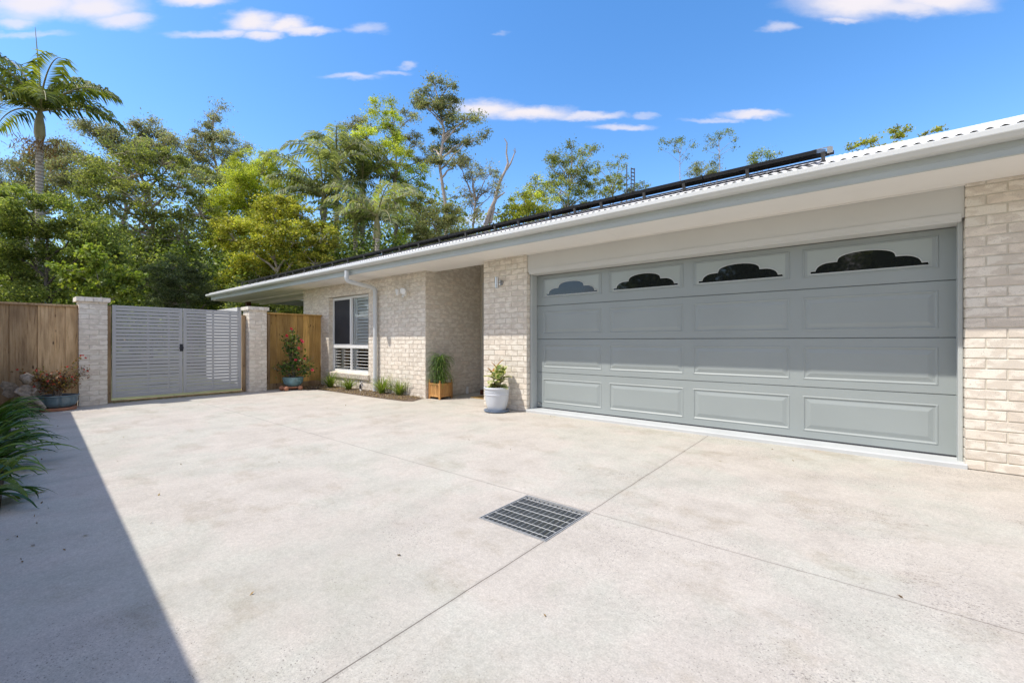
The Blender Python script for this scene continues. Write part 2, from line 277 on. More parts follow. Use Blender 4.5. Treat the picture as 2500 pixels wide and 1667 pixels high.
# ------------------------------------------------------------------ helpers
def tag(o, label=None, cat=None, group=None, kind=None):
    if label: o['label'] = label
    if cat: o['category'] = cat
    if group: o['group'] = group
    if kind: o['kind'] = kind
    return o
def empty(name, loc=(0, 0, 0), label=None, cat=None, group=None):
    o = bpy.data.objects.new(name, None); COL.objects.link(o); o.location = loc; o.empty_display_size = .1
    return tag(o, label, cat, group)
class MB:
    def __init__(s): s.v = []; s.f = []; s.r = []; s.sm = []; s.cur = .5; s.smooth = False
    def add(s, vs, fs, smooth=None):
        k = len(s.v); s.v += [tuple(v) for v in vs]
        for f in fs: s.f.append(tuple(i + k for i in f)); s.r.append(s.cur); s.sm.append(s.smooth if smooth is None else smooth)
    def box(s, x0, x1, y0, y1, z0, z1, bev=0):
        if bev <= 0:
            s.add([(x0, y0, z0), (x1, y0, z0), (x1, y1, z0), (x0, y1, z0), (x0, y0, z1), (x1, y0, z1), (x1, y1, z1), (x0, y1, z1)],
                  [(0, 3, 2, 1), (4, 5, 6, 7), (0, 1, 5, 4), (1, 2, 6, 5), (2, 3, 7, 6), (3, 0, 4, 7)])
        else:
            bm = bmesh.new(); bmesh.ops.create_cube(bm, size=1)
            for v in bm.verts: v.co = Vector(((x0 + x1) / 2 + v.co.x * (x1 - x0), (y0 + y1) / 2 + v.co.y * (y1 - y0), (z0 + z1) / 2 + v.co.z * (z1 - z0)))
            bmesh.ops.bevel(bm, geom=bm.edges[:], offset=bev, segments=2, affect='EDGES', profile=.6)
            s.add([v.co for v in bm.verts], [[v.index for v in f.verts] for f in bm.faces]); bm.free()
    def obox(s, c, ax, ay, az, hx, hy, hz):
        c, ax, ay, az = map(Vector, (c, ax, ay, az)); vs = []
        for k in (-1, 1):
            for (i, j) in ((-1, -1), (1, -1), (1, 1), (-1, 1)): vs.append(c + ax * hx * i + ay * hy * j + az * hz * k)
        s.add(vs, [(0, 3, 2, 1), (4, 5, 6, 7), (0, 1, 5, 4), (1, 2, 6, 5), (2, 3, 7, 6), (3, 0, 4, 7)])
    def tube(s, pts, rad, n=8, caps=True, smooth=True):
        pts = [Vector(p) for p in pts]; m = len(pts)
        if not hasattr(rad, '__len__'): rad = [rad] * m
        vs = []; a = None
        for i, p in enumerate(pts):
            t = (pts[min(i + 1, m - 1)] - pts[max(i - 1, 0)]).normalized()
            if a is None: a = t.orthogonal().normalized()
            a = (a - t * a.dot(t)); a = a.normalized() if a.length > 1e-6 else t.orthogonal().normalized()
            b = t.cross(a)
            for k in range(n): vs.append(p + (a * math.cos(2 * PI * k / n) + b * math.sin(2 * PI * k / n)) * rad[i])
        fs = [(i * n + k, i * n + (k + 1) % n, (i + 1) * n + (k + 1) % n, (i + 1) * n + k) for i in range(m - 1) for k in range(n)]
        s.add(vs, fs, smooth)
        if caps: s.add(vs[:n], [tuple(range(n - 1, -1, -1))], False); s.add(vs[-n:], [tuple(range(n))], False)
    def lathe(s, prof, c=(0, 0, 0), n=40, lobes=0, amp=0, smooth=True):
        c = Vector(c); vs = []
        for (r, z) in prof:
            for k in range(n):
                th = 2 * PI * k / n; rr = r * (1 - amp * (abs(math.sin(lobes * th / 2)) < .12)) if lobes else r
                vs.append((c.x + rr * math.cos(th), c.y + rr * math.sin(th), c.z + z))
        s.add(vs, [(i * n + k, i * n + (k + 1) % n, (i + 1) * n + (k + 1) % n, (i + 1) * n + k) for i in range(len(prof) - 1) for k in range(n)], smooth)
    def sphere(s, c, r, sc_=(1, 1, 1), u=14, v=9):
        c = Vector(c); vs = []
        for i in range(v + 1):
            ph = PI * i / v
            for k in range(u):
                th = 2 * PI * k / u; vs.append((c.x + r * sc_[0] * math.sin(ph) * math.cos(th), c.y + r * sc_[1] * math.sin(ph) * math.sin(th), c.z + r * sc_[2] * math.cos(ph)))
        s.add(vs, [(i * u + k, (i + 1) * u + k, (i + 1) * u + (k + 1) % u, i * u + (k + 1) % u) for i in range(v) for k in range(u)], True)
    def build(s, name, mat, parent=None, loc=(0, 0, 0)):
        me = bpy.data.meshes.new(name); me.from_pydata(s.v, [], s.f); me.update()
        me.polygons.foreach_set('use_smooth', s.sm)
        a = me.attributes.new('rnd', 'FLOAT', 'FACE'); a.data.foreach_set('value', s.r)
        me.materials.append(mat); me.validate()
        o = bpy.data.objects.new(name, me); COL.objects.link(o); o.location = loc
        if parent: o.parent = parent; o.location = Vector(loc) - parent_world(parent)
        return o
def parent_world(p):
    v = Vector((0, 0, 0))
    while p: v += p.location; p = p.parent
    return v
def quads(name, V, C, mat, parent=None, fold=False):
    """V: (n,4,3) quads, C: (n,3) colours"""
    n = len(V); me = bpy.data.meshes.new(name); me.vertices.add(n * 4); me.vertices.foreach_set('co', V.reshape(-1).astype(np.float32))
    if fold:
        idx = (np.arange(n)[:, None] * 4 + np.array([0, 1, 2, 0, 2, 3])).reshape(-1); nf = n * 2; st = np.arange(nf) * 3; tot = np.full(nf, 3)
    else:
        idx = np.arange(n * 4); nf = n; st = np.arange(nf) * 4; tot = np.full(nf, 4)
    me.loops.add(len(idx)); me.loops.foreach_set('vertex_index', idx.astype(np.int32)); me.polygons.add(nf)
    me.polygons.foreach_set('loop_start', st.astype(np.int32)); me.polygons.foreach_set('loop_total', tot.astype(np.int32)); me.update()
    ca = me.color_attributes.new('Col', 'FLOAT_COLOR', 'POINT'); cc = np.ones((n * 4, 4), np.float32); cc[:, :3] = np.repeat(C, 4, 0); ca.data.foreach_set('color', cc.reshape(-1))
    me.materials.append(mat); me.validate(); o = bpy.data.objects.new(name, me); COL.objects.link(o)
    if parent: o.parent = parent; o.location = -parent_world(parent)
    return o
def leafquads(P, size, aspect=.5, droop=0., up=.7, fold=.12):
    n = len(P); d = RNG.normal(size=(n, 3)); d[:, 2] = d[:, 2] * .7 - droop; d /= np.linalg.norm(d, axis=1)[:, None]
    nn = RNG.normal(size=(n, 3)) * .8; nn[:, 2] += up; s = np.cross(d, nn); s /= np.linalg.norm(s, axis=1)[:, None] + 1e-9; nn = np.cross(s, d)
    L = (size * (.6 + .8 * RNG.random(n)))[:, None]
    a = P - d * L * .5; b = P + s * L * aspect * .5 + nn * L * fold - d * L * .05; c = P + d * L * .5; e = P - s * L * aspect * .5 + nn * L * fold - d * L * .05
    return np.stack([a, b, c, e], 1)
def lerpcol(cols, n):
    cols = np.array(cols); k = RNG.integers(0, len(cols), n); j = RNG.integers(0, len(cols), n); t = RNG.random(n)[:, None]
    return (cols[k] * (1 - t) + cols[j] * t) * (.75 + .5 * RNG.random(n))[:, None]
# ---- strap leaves: ribbons
def ribbons(name, mat, parent, blades, cols, nseg=8):
    """blades: list of (base, az, length, width, rise_angle, droop, twist) """
    Q = []; C = []
    for (b, az, ln, wd, rise, droop) in blades:
        p = Vector(b); el = rise; dl = ln / nseg; pts = [p.copy()]; els = [el]
        for i in range(nseg):
            p = p + Vector((math.cos(az) * math.cos(el), math.sin(az) * math.cos(el), math.sin(el))) * dl; el -= droop / nseg * (.5 + 1.1 * i / nseg)
            if p.z < .006: p.z = .006; el = max(el, 0)
            pts.append(p.copy()); els.append(el)
        side = Vector((-math.sin(az), math.cos(az), 0)); tw = random.uniform(-.5, .5)
        col = cols[random.randrange(len(cols))]; k = random.uniform(.7, 1.3)
        def wf(t): return wd * .5 * min(1, .55 + 1.6 * t) * (1 - max(0, (t - .45) / .55) ** 1.6)
        for i in range(nseg):
            t0, t1 = i / nseg, (i + 1) / nseg; w0, w1 = wf(t0), max(wf(t1), .0006)
            u0 = Vector((-math.cos(az) * math.sin(els[i]), -math.sin(az) * math.sin(els[i]), math.cos(els[i])))
            s0 = side * math.cos(tw * t0) + u0 * math.sin(tw * t0); s1 = side * math.cos(tw * t1) + u0 * math.sin(tw * t1)
            a, c = pts[i], pts[i + 1]; f0 = u0 * w0 * .35; f1 = u0 * w1 * .35
            Q.append([a, c, c + s1 * w1 + f1, a + s0 * w0 + f0]); Q.append([a, a - s0 * w0 + f0, c - s1 * w1 + f1, c])
            g = k * (.9 + .25 * t0); C.append([col[0] * g, col[1] * g, col[2] * g]); C.append([col[0] * g * .93, col[1] * g * .93, col[2] * g])
    return quads(name, np.array([[list(v) for v in q] for q in Q]), np.array(C), mat, parent)
# ------------------------------------------------------------------ ground
g = MB(); g.add([(-400, -400, -.06), (400, -400, -.06), (400, 400, -.06), (-400, 400, -.06)], [(0, 1, 2, 3)])
tag(g.build('ground', M['lawn']), kind='structure')
GX0, GX1, GY0, GY1 = -1.812, -1.312, 1.918, 2.420
d = MB()
def sl(x0, x1, y0, y1): d.box(x0, x1, y0, y1, -.12, 0)
xs = (-10.32, GX0, GX1, 9.0)
sl(-10.32, GX0, -1.2, 5.279); sl(GX1, 9, -3.5, 5.279); sl(GX0, GX1, -3.5, GY0); sl(GX0, GX1, GY1, 5.279); sl(-6.369, -4.869, 5.279, 6.79); sl(-4, GX0, -3.5, -1.2)
tag(d.build('driveway', M['concrete']), kind='structure')
# ------------------------------------------------------------------ brickwork
def slips(mb, o, u, nrm, Lg, z0, z1, opens=(), half=0, proud=.007, bl=.24, seed=0):
    rr = random.Random(int(seed * 1000 + o[0] * 77 + o[1] * 131)); k0 = int(z0 / .086 + 1e-6); k = k0
    ux, uy = u; nx, ny = nrm
    while k * .086 < z1 - .02:
        za, zb = max(k * .086 + .005, z0), min((k + 1) * .086 - .005, z1); st = -((k + half) % 2) * bl / 2
        x = st
        while x < Lg:
            a, b = max(x + .005 if x > 1e-6 else x, 0), min(x + bl - .005, Lg); 
            if Lg - (x + bl) < .004: b = Lg
            segs = [(a, b)]
            for (o0, o1, oz0, oz1) in opens:
                if zb > oz0 + .01 and za < oz1 - .01:
                    ns = []
                    for (p, q) in segs:
                        if q <= o0 or p >= o1: ns.append((p, q))
                        else:
                            if p < o0: ns.append((p, o0))
                            if q > o1: ns.append((o1, q))
                    segs = ns
            mb.cur = rr.random()
            for (p, q) in segs:
                if q - p < .012: continue
                pr = proud + rr.uniform(-.0008, .0008); c = .003; vs = []
                for (dd, ins) in ((0, 0), (pr - c, 0), (pr, c)):
                    for (uu, zz) in ((p + ins, za + ins), (q - ins, za + ins), (q - ins, zb - ins), (p + ins, zb - ins)):
                        vs.append((o[0] + ux * uu + nx * dd, o[1] + uy * uu + ny * dd, zz))
                fs = []
                for r in (0, 4): fs += [(r + i, r + (i + 1) % 4, r + 4 + (i + 1) % 4, r + 4 + i) for i in range(4)]
                fs.append((8, 9, 10, 11))
                if ux * ny - uy * nx > 0: fs = [tuple(reversed(f)) for f in fs]
                mb.add(vs, fs, False)
            x += bl
        k += 1
# ------------------------------------------------------------------ house
YF = 5.28; YD = 5.51; WL, WR = -11.30, -6.37; PL0, PL1 = -4.868, -3.964; RX = .734; EX = 4.2; ZS = 2.439
house = empty('brick_house', (-3, YF, 0), 'single storey cream brick house with a pale steel roof and a wide grey garage door', 'house')
e = .007
wb = MB(); WO = (-10.0, -8.28, .38, 2.15)
for bx in ((WL, WO[0] + e, YF + e, YF + .25, 0, ZS), (WO[1] - e, WR - e, YF + e, YF + .25, 0, ZS), (WO[0] + e, WO[1] - e, YF + e, YF + .25, 0, WO[2] - .06), (WO[0] + e, WO[1] - e, YF + e, YF + .25, WO[3] + e, ZS),
           (WR - .25, WR - e, YF + .25, 6.99, 0, 2.75), (WL, WL + .2, YF + .25, 9.98, 0, ZS)): wb.box(*bx)
wall1 = wb.build('wall', M['mortar'], house)
sb = MB(); slips(sb, (WL, YF + e), (1, 0), (0, -1), WR - WL, 0, ZS, [(WO[0] - WL, WO[1] - WL, WO[2] - .1, WO[3])]); 
slips(sb, (WR - e, YF), (0, 1), (1, 0), 6.79 - YF, 0, 2.75, half=1)
# reveal returns of the window
slips(sb, (WO[1] - e, YF + .0), (0, 1), (-1, 0), .11, WO[2], WO[3], bl=.24); slips(sb, (WO[0] + e, YF + .0), (0, 1), (1, 0), .11, WO[2], WO[3], bl=.24)
sb.build('brick_face', M['brick'], wall1)
# entry back wall
eb = MB(); eb.box(WR - .002, -6.27, 6.80, 6.99, 0, 2.75); eb.box(-6.27, -4.9, 6.93, 6.99, 0, 2.75); eb.build('wall', M['mortar'], house)
# pillar between entry and garage, right pillar
for (x0, x1, nm) in ((PL0, PL1, 0), (RX, EX, 1)):
    p = MB(); p.box(x0 + e, x1 - e, YF + e, 6.8, 0, ZS)
    if nm == 0: p.box(x0 + e, x1 - e, YF + .3, 6.8, ZS, 2.75)
    w2 = p.build('wall', M['mortar'], house); q = MB(); slips(q, (x0, YF + e), (1, 0), (0, -1), x1 - x0, 0, ZS, half=nm)
    if nm == 0: slips(q, (x1 - e, YF), (0, 1), (1, 0), .09, 0, ZS, half=1); slips(q, (x0 + e, YF), (0, 1), (-1, 0), 1.5, 0, ZS, half=1)
    else: slips(q, (x0 + e, YF), (0, 1), (-1, 0), .09, 0, ZS, half=0)
    q.build('brick_face', M['brick'], w2)
bk = MB(); bk.box(WL, EX, 7.0, 10.0, 0, 2.6); bk.box(EX - .2, EX, 6.8, 7.0, 0, 2.6); bk.box(WL, WR - .25, YF + .25, 7.0, 2.3, 2.43); bk.build('inner_wall', M['interior'], house)
# header beam and jambs
hb = MB(); hb.box(PL1 + .001, RX - .001, 5.30, 5.60, 2.16, ZS, .002); hb.box(PL1 + .03, RX - .02, 5.292, 5.30, 2.145, 2.20, .003); hb.box(PL1 + .03, RX - .02, 5.30, 5.60, 2.128, 2.158, .002); hb.build('header_beam', M['header'], house)
for (a, b, c2) in ((PL1 + .002, PL1 + .030, 1), (RX - .024, RX - .002, -1)):
    j = MB(); j.box(a, b, YF + .085, 5.60, .03, 2.1655, .002); j.box(a + (.004 if c2 > 0 else -.010), b + (.010 if c2 > 0 else -.004), YF + .082, YF + .13, .03, 2.164, .003); j.build('door_jamb', M['jamb'], house)
# garage door
gd = empty('garage_door', (-1.6, YD, 0)); gd.parent = house; gd.location = Vector((-1.6, YD, 0)) - house.location
DX0, DX1 = -3.932, .712; SZ = [.062, .61, 1.13, 1.652, 2.127]
PX = [(-3.815, -2.805), (-2.69, -1.68), (-1.565, -.555), (-.44, .595)]
def nest(mb, x0, x1, z0, z1, steps, y0):
    """nested rectangular rings; steps = [(inset, depth)], outward is -Y; closes with a centre face"""
    prev = None; vs = []; fs = []
    for i, (ins, dep) in enumerate(steps):
        k = len(vs); vs += [(x0 + ins, y0 - dep, z0 + ins), (x1 - ins, y0 - dep, z0 + ins), (x1 - ins, y0 - dep, z1 - ins), (x0 + ins, y0 - dep, z1 - ins)]
        if i: fs += [(k - 4 + j, k - 4 + (j + 1) % 4, k + (j + 1) % 4, k + j) for j in range(4)]
    k = len(vs) - 4; fs.append((k, k + 1, k + 2, k + 3)); mb.add(vs, fs, False)
for r in range(4):
    z0, z1 = SZ[r], SZ[r + 1] - .006; s = MB()
    def rng_face(xa, xb, za, zb): s.add([(xa, YD, za), (xb, YD, za), (xb, YD, zb), (xa, YD, zb)], [(0, 1, 2, 3)])
    pz = (z0 + .075, z1 - .085) if r < 3 else (z0 + .115, z1 - .055)
    if r == 0: pz = (z0 + .075, z1 - .095)
    rng_face(DX0, DX1, z0, pz[0]); rng_face(DX0, DX1, pz[1], z1 - .004); cx = [DX0] + [v for p in PX for v in p] + [DX1]
    for i in range(0, len(cx), 2): rng_face(cx[i], cx[i + 1], *pz)
    for (xa, xb) in PX:
        if r < 3: nest(s, xa, xb, *pz, [(0, 0), (.005, .004), (.012, .004), (.022, -.004), (.034, -.004), (.070, .005)], YD)
        else: nest(s, xa, xb, *pz, [(0, 0), (.004, .008), (.012, .008), (.016, .002), (.018, .002)], YD)
    # folded edges top and bottom, thickness
    s.add([(DX0, YD, z1 - .004), (DX1, YD, z1 - .004), (DX1, YD + .012, z1), (DX0, YD + .012, z1)], [(0, 1, 2, 3)])
    s.add([(DX0, YD, z0), (DX1, YD, z0), (DX1, YD + .04, z0), (DX0, YD + .04, z0)], [(0, 3, 2, 1)])
    s.box(DX0, DX1, YD + .013, YD + .045, z0 + .001, z1 + .004)
    s.build('door_section', M['door'], gd)
# garage windows
for (xa, xb) in PX:
    cxm = (xa + xb) / 2; hw = (xb - xa) / 2 - .065; z0 = SZ[3] + .146; zt = z0 + .200; pts = []
    def P(u, v): pts.append((cxm + u * hw, z0 + v * (zt - z0)))
    P(-1, 0); P(-1, .17); P(-.90, .17)
    for i in range(1, 9): a = PI / 2 * i / 8; P(-.90 + .30 * (1 - math.cos(a)), .17 + .40 * math.sin(a))
    P(-.50, .57)
    for i in range(1, 16): a = PI * i / 16; P(-.50 * math.cos(a), .57 + .43 * math.sin(a) ** .75)
    P(.50, .57)
    for i in range(0, 9): a = PI / 2 * (1 - i / 8); P(.90 - .30 * (1 - math.cos(a)), .17 + .40 * math.sin(a))
    P(1, .17); P(1, 0)
    n = len(pts); yg = YD - .005
    wn = MB(); wn.add([(x, yg - .0005, z) for x, z in pts], [tuple(range(n))[::1]])
    wd = MB(); wd.tube([(x, yg + .0005, z) for x, z in pts + [pts[0]]], .0075, 6, False)
    wi = MB(); wi.box(cxm - hw - .022, cxm + hw + .022, YD - .0045, YD - .0021, z0 - .013, SZ[4] - .006 - .074); wm = wd.build('window', M['jamb'], gd); wi.build('window_insert', M['insert'], wm); gl = wn.build('window_pane', M['darkglass'], wm)
    for poly in gl.data.polygons:
        if poly.normal.y > 0: gl.data.flip_normals(); break
bs = MB(); bs.box(DX0 + .002, DX1 - .002, YD - .004, YD + .03, .045, .0615, .003); bs.build('bottom_seal', M['screen'], gd)
em = MB(); em.lathe([(0, 0), (.028, 0), (.032, .002), (.032, .004)], (0, 0, 0), 28); eo = em.build('badge', M['steel'], gd)
eo.location = Vector((-3.87, YD - .002, .115)) - parent_world(gd); eo.rotation_euler = (PI / 2, 0, 0); eo.scale = (1.1, .6, 1.5)
ss = MB(); ss.add([(PL1 - .0, YF - .02, -.01), (RX + .01, YF - .02, -.01), (RX + .01, YF - .02, .034), (PL1 - .0, YF - .02, .034), (PL1, YF - .008, .042), (RX + .01, YF - .008, .042), (PL1, YD + .05, .047), (RX + .01, YD + .05, .047)],
   [(0, 1, 2, 3), (3, 2, 5, 4), (4, 5, 7, 6), (0, 3, 4), (1, 5, 2)]); ss.build('door_sill', M['slab'], house)
# soffit, fascia, gutter
s = MB(); s.box(-16.2, WR - .0, 4.652, YF + .02, ZS, ZS + .012); s.box(WR, PL0, 4.652, 5.50, ZS, ZS + .012); s.box(PL0, EX + .4, 4.652, YF + .02, ZS, ZS + .012); s.box(-16.2, WL, YF + .02, 6.0, ZS, ZS + .012)
s.box(WR - .1, PL0 + .1, 5.50, 7.0, 2.75, 2.77); s.box(WR + .001, PL0 - .001, 5.488, 5.505, ZS + .013, 2.76)
for xj in np.arange(-14.4, 4, 2.4): s.box(xj, xj + .02, 4.66, YF - .002, ZS - .003, ZS - .0005)
s.box(PL1, RX, YF + .001, YF + .017, ZS - .012, ZS - .001); s.build('soffit', M['soffit'], house)
pb = MB(); pb.box(-15.9, WL - .01, 5.42, 5.60, ZS - .045, ZS - .001, .004); pb.box(-15.9, WL - .01, 5.93, 6.06, ZS - .09, ZS + .03, .004); pb.box(-16.2, -16.0, 4.66, 6.0, ZS - .03, ZS - .001); pb.build('patio_beam', M['soffit'], house)
ps = MB(); ps.box(-15.7, -15.57, 5.43, 5.56, -.06, ZS - .045, .004); ps.build('patio_post', M['darktimber'], house)
fa = MB(); fa.box(-16.25, EX + .4, 4.632, 4.652, 2.424, 2.60); fa.box(-16.25, EX + .4, 4.628, 4.6325, 2.476, 2.484); fa.box(-16.25, EX + .4, 4.626, 4.6325, 2.424, 2.431); fa.box(-16.27, -16.25, 4.632, 9.98, 2.424, 2.60); fa.build('fascia', M['fascia'], house)
prof = [(0, 2.528), (-.070, 2.526), (-.090, 2.532), (-.104, 2.546), (-.113, 2.556), (-.119, 2.559), (-.121, 2.565), (-.121, 2.600), (-.117, 2.606), (-.110, 2.606), (-.108, 2.600), (-.112, 2.568), (-.100, 2.556), (-.085, 2.540), (-.07, 2.534), (-.01, 2.534), (-.004, 2.604), (0, 2.604)]
gm = MB(); n = len(prof); A = []
for (ex, fn) in ((EX + .4, lambda o, z: (EX + .4, 4.630 + o, z)), (0, lambda o, z: (-16.272 + o, 4.630 + o, z)), (0, lambda o, z: (-16.272 + o, 9.95, z))): A += [fn(o, z) for o, z in prof]
gm.add(A, [(i * n + k, (i + 1) * n + k, (i + 1) * n + (k + 1) % n, i * n + (k + 1) % n) for i in range(2) for k in range(n)], False)
roof = empty('roof', (0, 4.6, 2.6)); roof.parent = house; roof.location = Vector((0, 4.6, 2.6)) - house.location
gm.build('gutter', M['gutter'], roof)
# roof sheets
TP = .354; Y0 = 4.585; ZR = 2.638; YRD = 10.6
pitch = .0762 / 5; nx = int((EX + .5 + 16.34) / pitch); V = []; Fc = []
for i in range(nx):
    x = -16.33 + i * pitch; z = ZR + .0085 * math.sin(2 * PI * i / 5); ym = min(YRD, Y0 + max(.03, (x + 16.33)))
    V += [(x, Y0, z), (x, ym, z + (ym - Y0) * TP), (x, Y0, z - .0022)]
for i in range(nx - 1): a = i * 3; Fc += [(a, a + 3, a + 4, a + 1), (a + 2, a + 5, a + 3, a)]
rm = MB(); rm.add(V, Fc, True)
rl = YRD - Y0; rm.add([(-16.33, Y0, ZR), (-16.33 + rl, YRD, ZR + rl * TP), (-16.33 + rl, YRD + .02, ZR + rl * TP), (-16.33, YRD + rl, ZR), (EX + .5, YRD, ZR + rl * TP), (EX + .5, YRD + rl, ZR)], [(0, 3, 2, 1), (2, 3, 5, 4)], False)
rm.box(-16.3, EX + .45, Y0 + .012, Y0 + .03, 2.601, ZR - .002); rm.build('roof_sheet', M['roof'], roof)
# downpipe
dp = MB(); px = -7.93
path = [(px, 4.565, 2.50), (px, 4.565, 2.36), (px, 4.572, 2.325), (px, 4.60, 2.300), (px, 4.64, 2.290), (px, 5.10, 2.235), (px, 5.16, 2.222), (px, 5.205, 2.19), (px, 5.215, 2.14), (px, 5.215, .04)]
dp.tube(path, .043, 16); 
for zc in (.32, .20, .12): dp.tube([(px, 5.215, zc - .022), (px, 5.215, zc + .022)], .049, 16)
dp.tube([(px, 4.565, 2.365), (px, 4.565, 2.40)], .047, 16)
dp.build('downpipe', M['pipe'], house)
# front window
win = MB(); X0, X1, Z0, Z1 = WO; yf = YF + .10
def fr(mb, x0, x1, z0, z1, t, ya, yb):
    mb.box(x0, x1, ya, yb, z1 - t, z1, .003); mb.box(x0, x1, ya, yb, z0, z0 + t, .003); mb.box(x0, x0 + t, ya + .001, yb - .001, z0 + t, z1 - t); mb.box(x1 - t, x1, ya + .001, yb - .001, z0 + t, z1 - t)
fr(win, X0 + .012, X1 - .012, Z0 + .0, Z1 - .005, .045, yf, yf + .09); zt = .965
win.box(X0 + .05, X1 - .05, yf - .004, yf + .085, zt - .03, zt + .045, .004); xm = -9.16
win.box(xm - .04, xm + .025, yf - .008, yf + .05, zt + .046, Z1 - .052, .003); win.box(xm - .02, xm + .02, yf - .002, yf + .05, Z0 + .046, zt - .031, .003)
fr(win, X0 + .06, xm - .041, zt + .047, Z1 - .052, .018, yf + .004, yf + .022)
wf = win.build('window', M['white'], house)
sc1 = MB(); sc1.box(X0 + .078, xm - .059, yf + .010, yf + .014, zt + .065, Z1 - .07); sc1.build('fly_screen', M['screen'], wf)
for (ga, gb, gc, ge) in ((xm + .026, X1 - .058, zt + .046, Z1 - .052), (X0 + .058, xm - .021, Z0 + .046, zt - .031), (xm + .021, X1 - .058, Z0 + .046, zt - .031)):
    gp = MB(); gp.add([(ga, yf + .04, gc), (gb, yf + .04, gc), (gb, yf + .04, ge), (ga, yf + .04, ge)], [(0, 1, 2, 3)]); gp.build('window_pane', M['glass'], wf)
sh = MB(); ys = yf + .055
for (a, b) in ((X0 + .03, -9.62), (-9.60, -9.06), (-9.04, -8.30)):
    for (c1, c2, tl) in ((zt + .05, Z1 - .01, 1.0), (Z0 + .02, zt - .0, .15)):
        if a < -9.7: b_ = b
        fr(sh, a, b, c1, c2, .055, ys, ys + .03); z = c1 + .075
        while z < c2 - .075:
            sh.obox(((a + b) / 2, ys + .018, z + .02), (1, 0, 0), (0, math.cos(tl), math.sin(tl)), (0, -math.sin(tl), math.cos(tl)), (b - a) / 2 - .056, .036, .005); z += .073
sh.build('shutter', M['shutter'], wf)
rvl = MB(); rvl.box(X0 + .002, X0 + .011, yf - .0, YF + .25, Z0, Z1 - .001); rvl.box(X1 - .011, X1 - .002, yf, YF + .25, Z0, Z1 - .001); rvl.box(X0 + .012, X1 - .012, yf + .09, YF + .25, Z0 - .02, Z0 - .001); rvl.build('window_lining', M['white'], wf)
wsill = MB(); x = X0 - .03; rs = random.Random(5)
while x < X1 + .0:
    wsill.cur = rs.random(); c = Vector((x + .038, YF + .035, .318)); ay = Vector((0, math.cos(.2), math.sin(.2))); az = Vector((0, -math.sin(.2), math.cos(.2)))
    wsill.obox(c, (1, 0, 0), ay, az, .038, .085, .052); x += .086
wsill.build('window_sill', M['brick'], wf)
wsm = MB(); c = Vector(((X0 + X1) / 2, YF + .043, .316)); wsm.obox(c, (1, 0, 0), ay, az, (X1 - X0) / 2 + .01, .083, .046); wsm.build('sill_mortar', M['mortar'], wf)
# front door
fd = MB(); fd.box(-6.26, -4.88, 6.80, 6.86, 0.12, 2.30, .002); fr(fd, -6.30, -4.88, .06, 2.36, .07, 6.785, 6.90); fdo = fd.build('front_door', M['header'], house)
hd = MB(); hd.tube([(-6.20, 6.80, 1.42), (-6.20, 6.745, 1.40), (-6.20, 6.735, 1.36), (-6.20, 6.735, .99), (-6.20, 6.745, .95), (-6.20, 6.80, .93)], .018, 10); hd.build('handle', M['white'], fdo)
st = MB(); st.box(-6.02, -4.87, 6.42, 6.79, .0, .095, .006); st.build('door_step', M['darktimber'], house)
cpst = MB(); cpst.box(-6.36, -6.325, 6.36, 6.40, 0, .14, .003); cpst.build('cover_cap', M['white'], house)
# door mat
mt = MB(); mt.box(-5.80, -4.90, 5.92, 6.36, .0, .018, .006); tag(mt.build('door_mat', M['coir']), 'golden coir door mat on the concrete before the front door step', 'door mat')
# ------------------------------------------------------------------ lights on the wall
wl = empty('wall_light', (-4.48, YF - .01, 1.09 + .95), 'brushed steel up and down cylinder light on the narrow brick pillar beside the garage', 'wall light')
a = MB(); a.tube([(-4.50, YF - .085, 1.955), (-4.50, YF - .085, 2.125)], .032, 20); a.tube([(-4.50, YF - .085, 1.95), (-4.50, YF - .085, 1.955)], .028, 20); a.build('light_body', M['steel'], wl)
a = MB(); a.tube([(-4.47, YF - .001, 2.04), (-4.47, YF - .022, 2.04)], .042, 22); a.tube([(-4.485, YF - .02, 2.04), (-4.495, YF - .075, 2.04)], .012, 10); a.build('mounting_plate', M['steel'], wl)
fl = empty('flood_light', (-6.97, YF - .01, 2.08), 'white twin head flood light fixed high on the brick wall right of the downpipe', 'flood light')
a = MB(); a.tube([(-6.98, YF - .001, 2.03), (-6.98, YF - .05, 2.03)], .045, 18); a.tube([(-6.98, YF - .04, 2.03), (-7.06, YF - .09, 2.07)], .012, 8); a.tube([(-6.98, YF - .04, 2.03), (-6.90, YF - .09, 2.07)], .012, 8); a.sphere((-6.98, YF - .06, 1.985), .028); a.build('sensor_base', M['white'], fl)
for (xx, dx) in ((-7.065, -.3), (-6.885, .25)):
    a = MB(); c = Vector((xx, YF - .10, 2.08)); ax = Vector((dx, -.9, -.25)).normalized()
    a.tube([c - ax * .045, c - ax * .03, c + ax * .03, c + ax * .05, c + ax * .052], [.025, .045, .062, .068, .050], 22); lh = a.build('lamp_head', M['white'], fl)
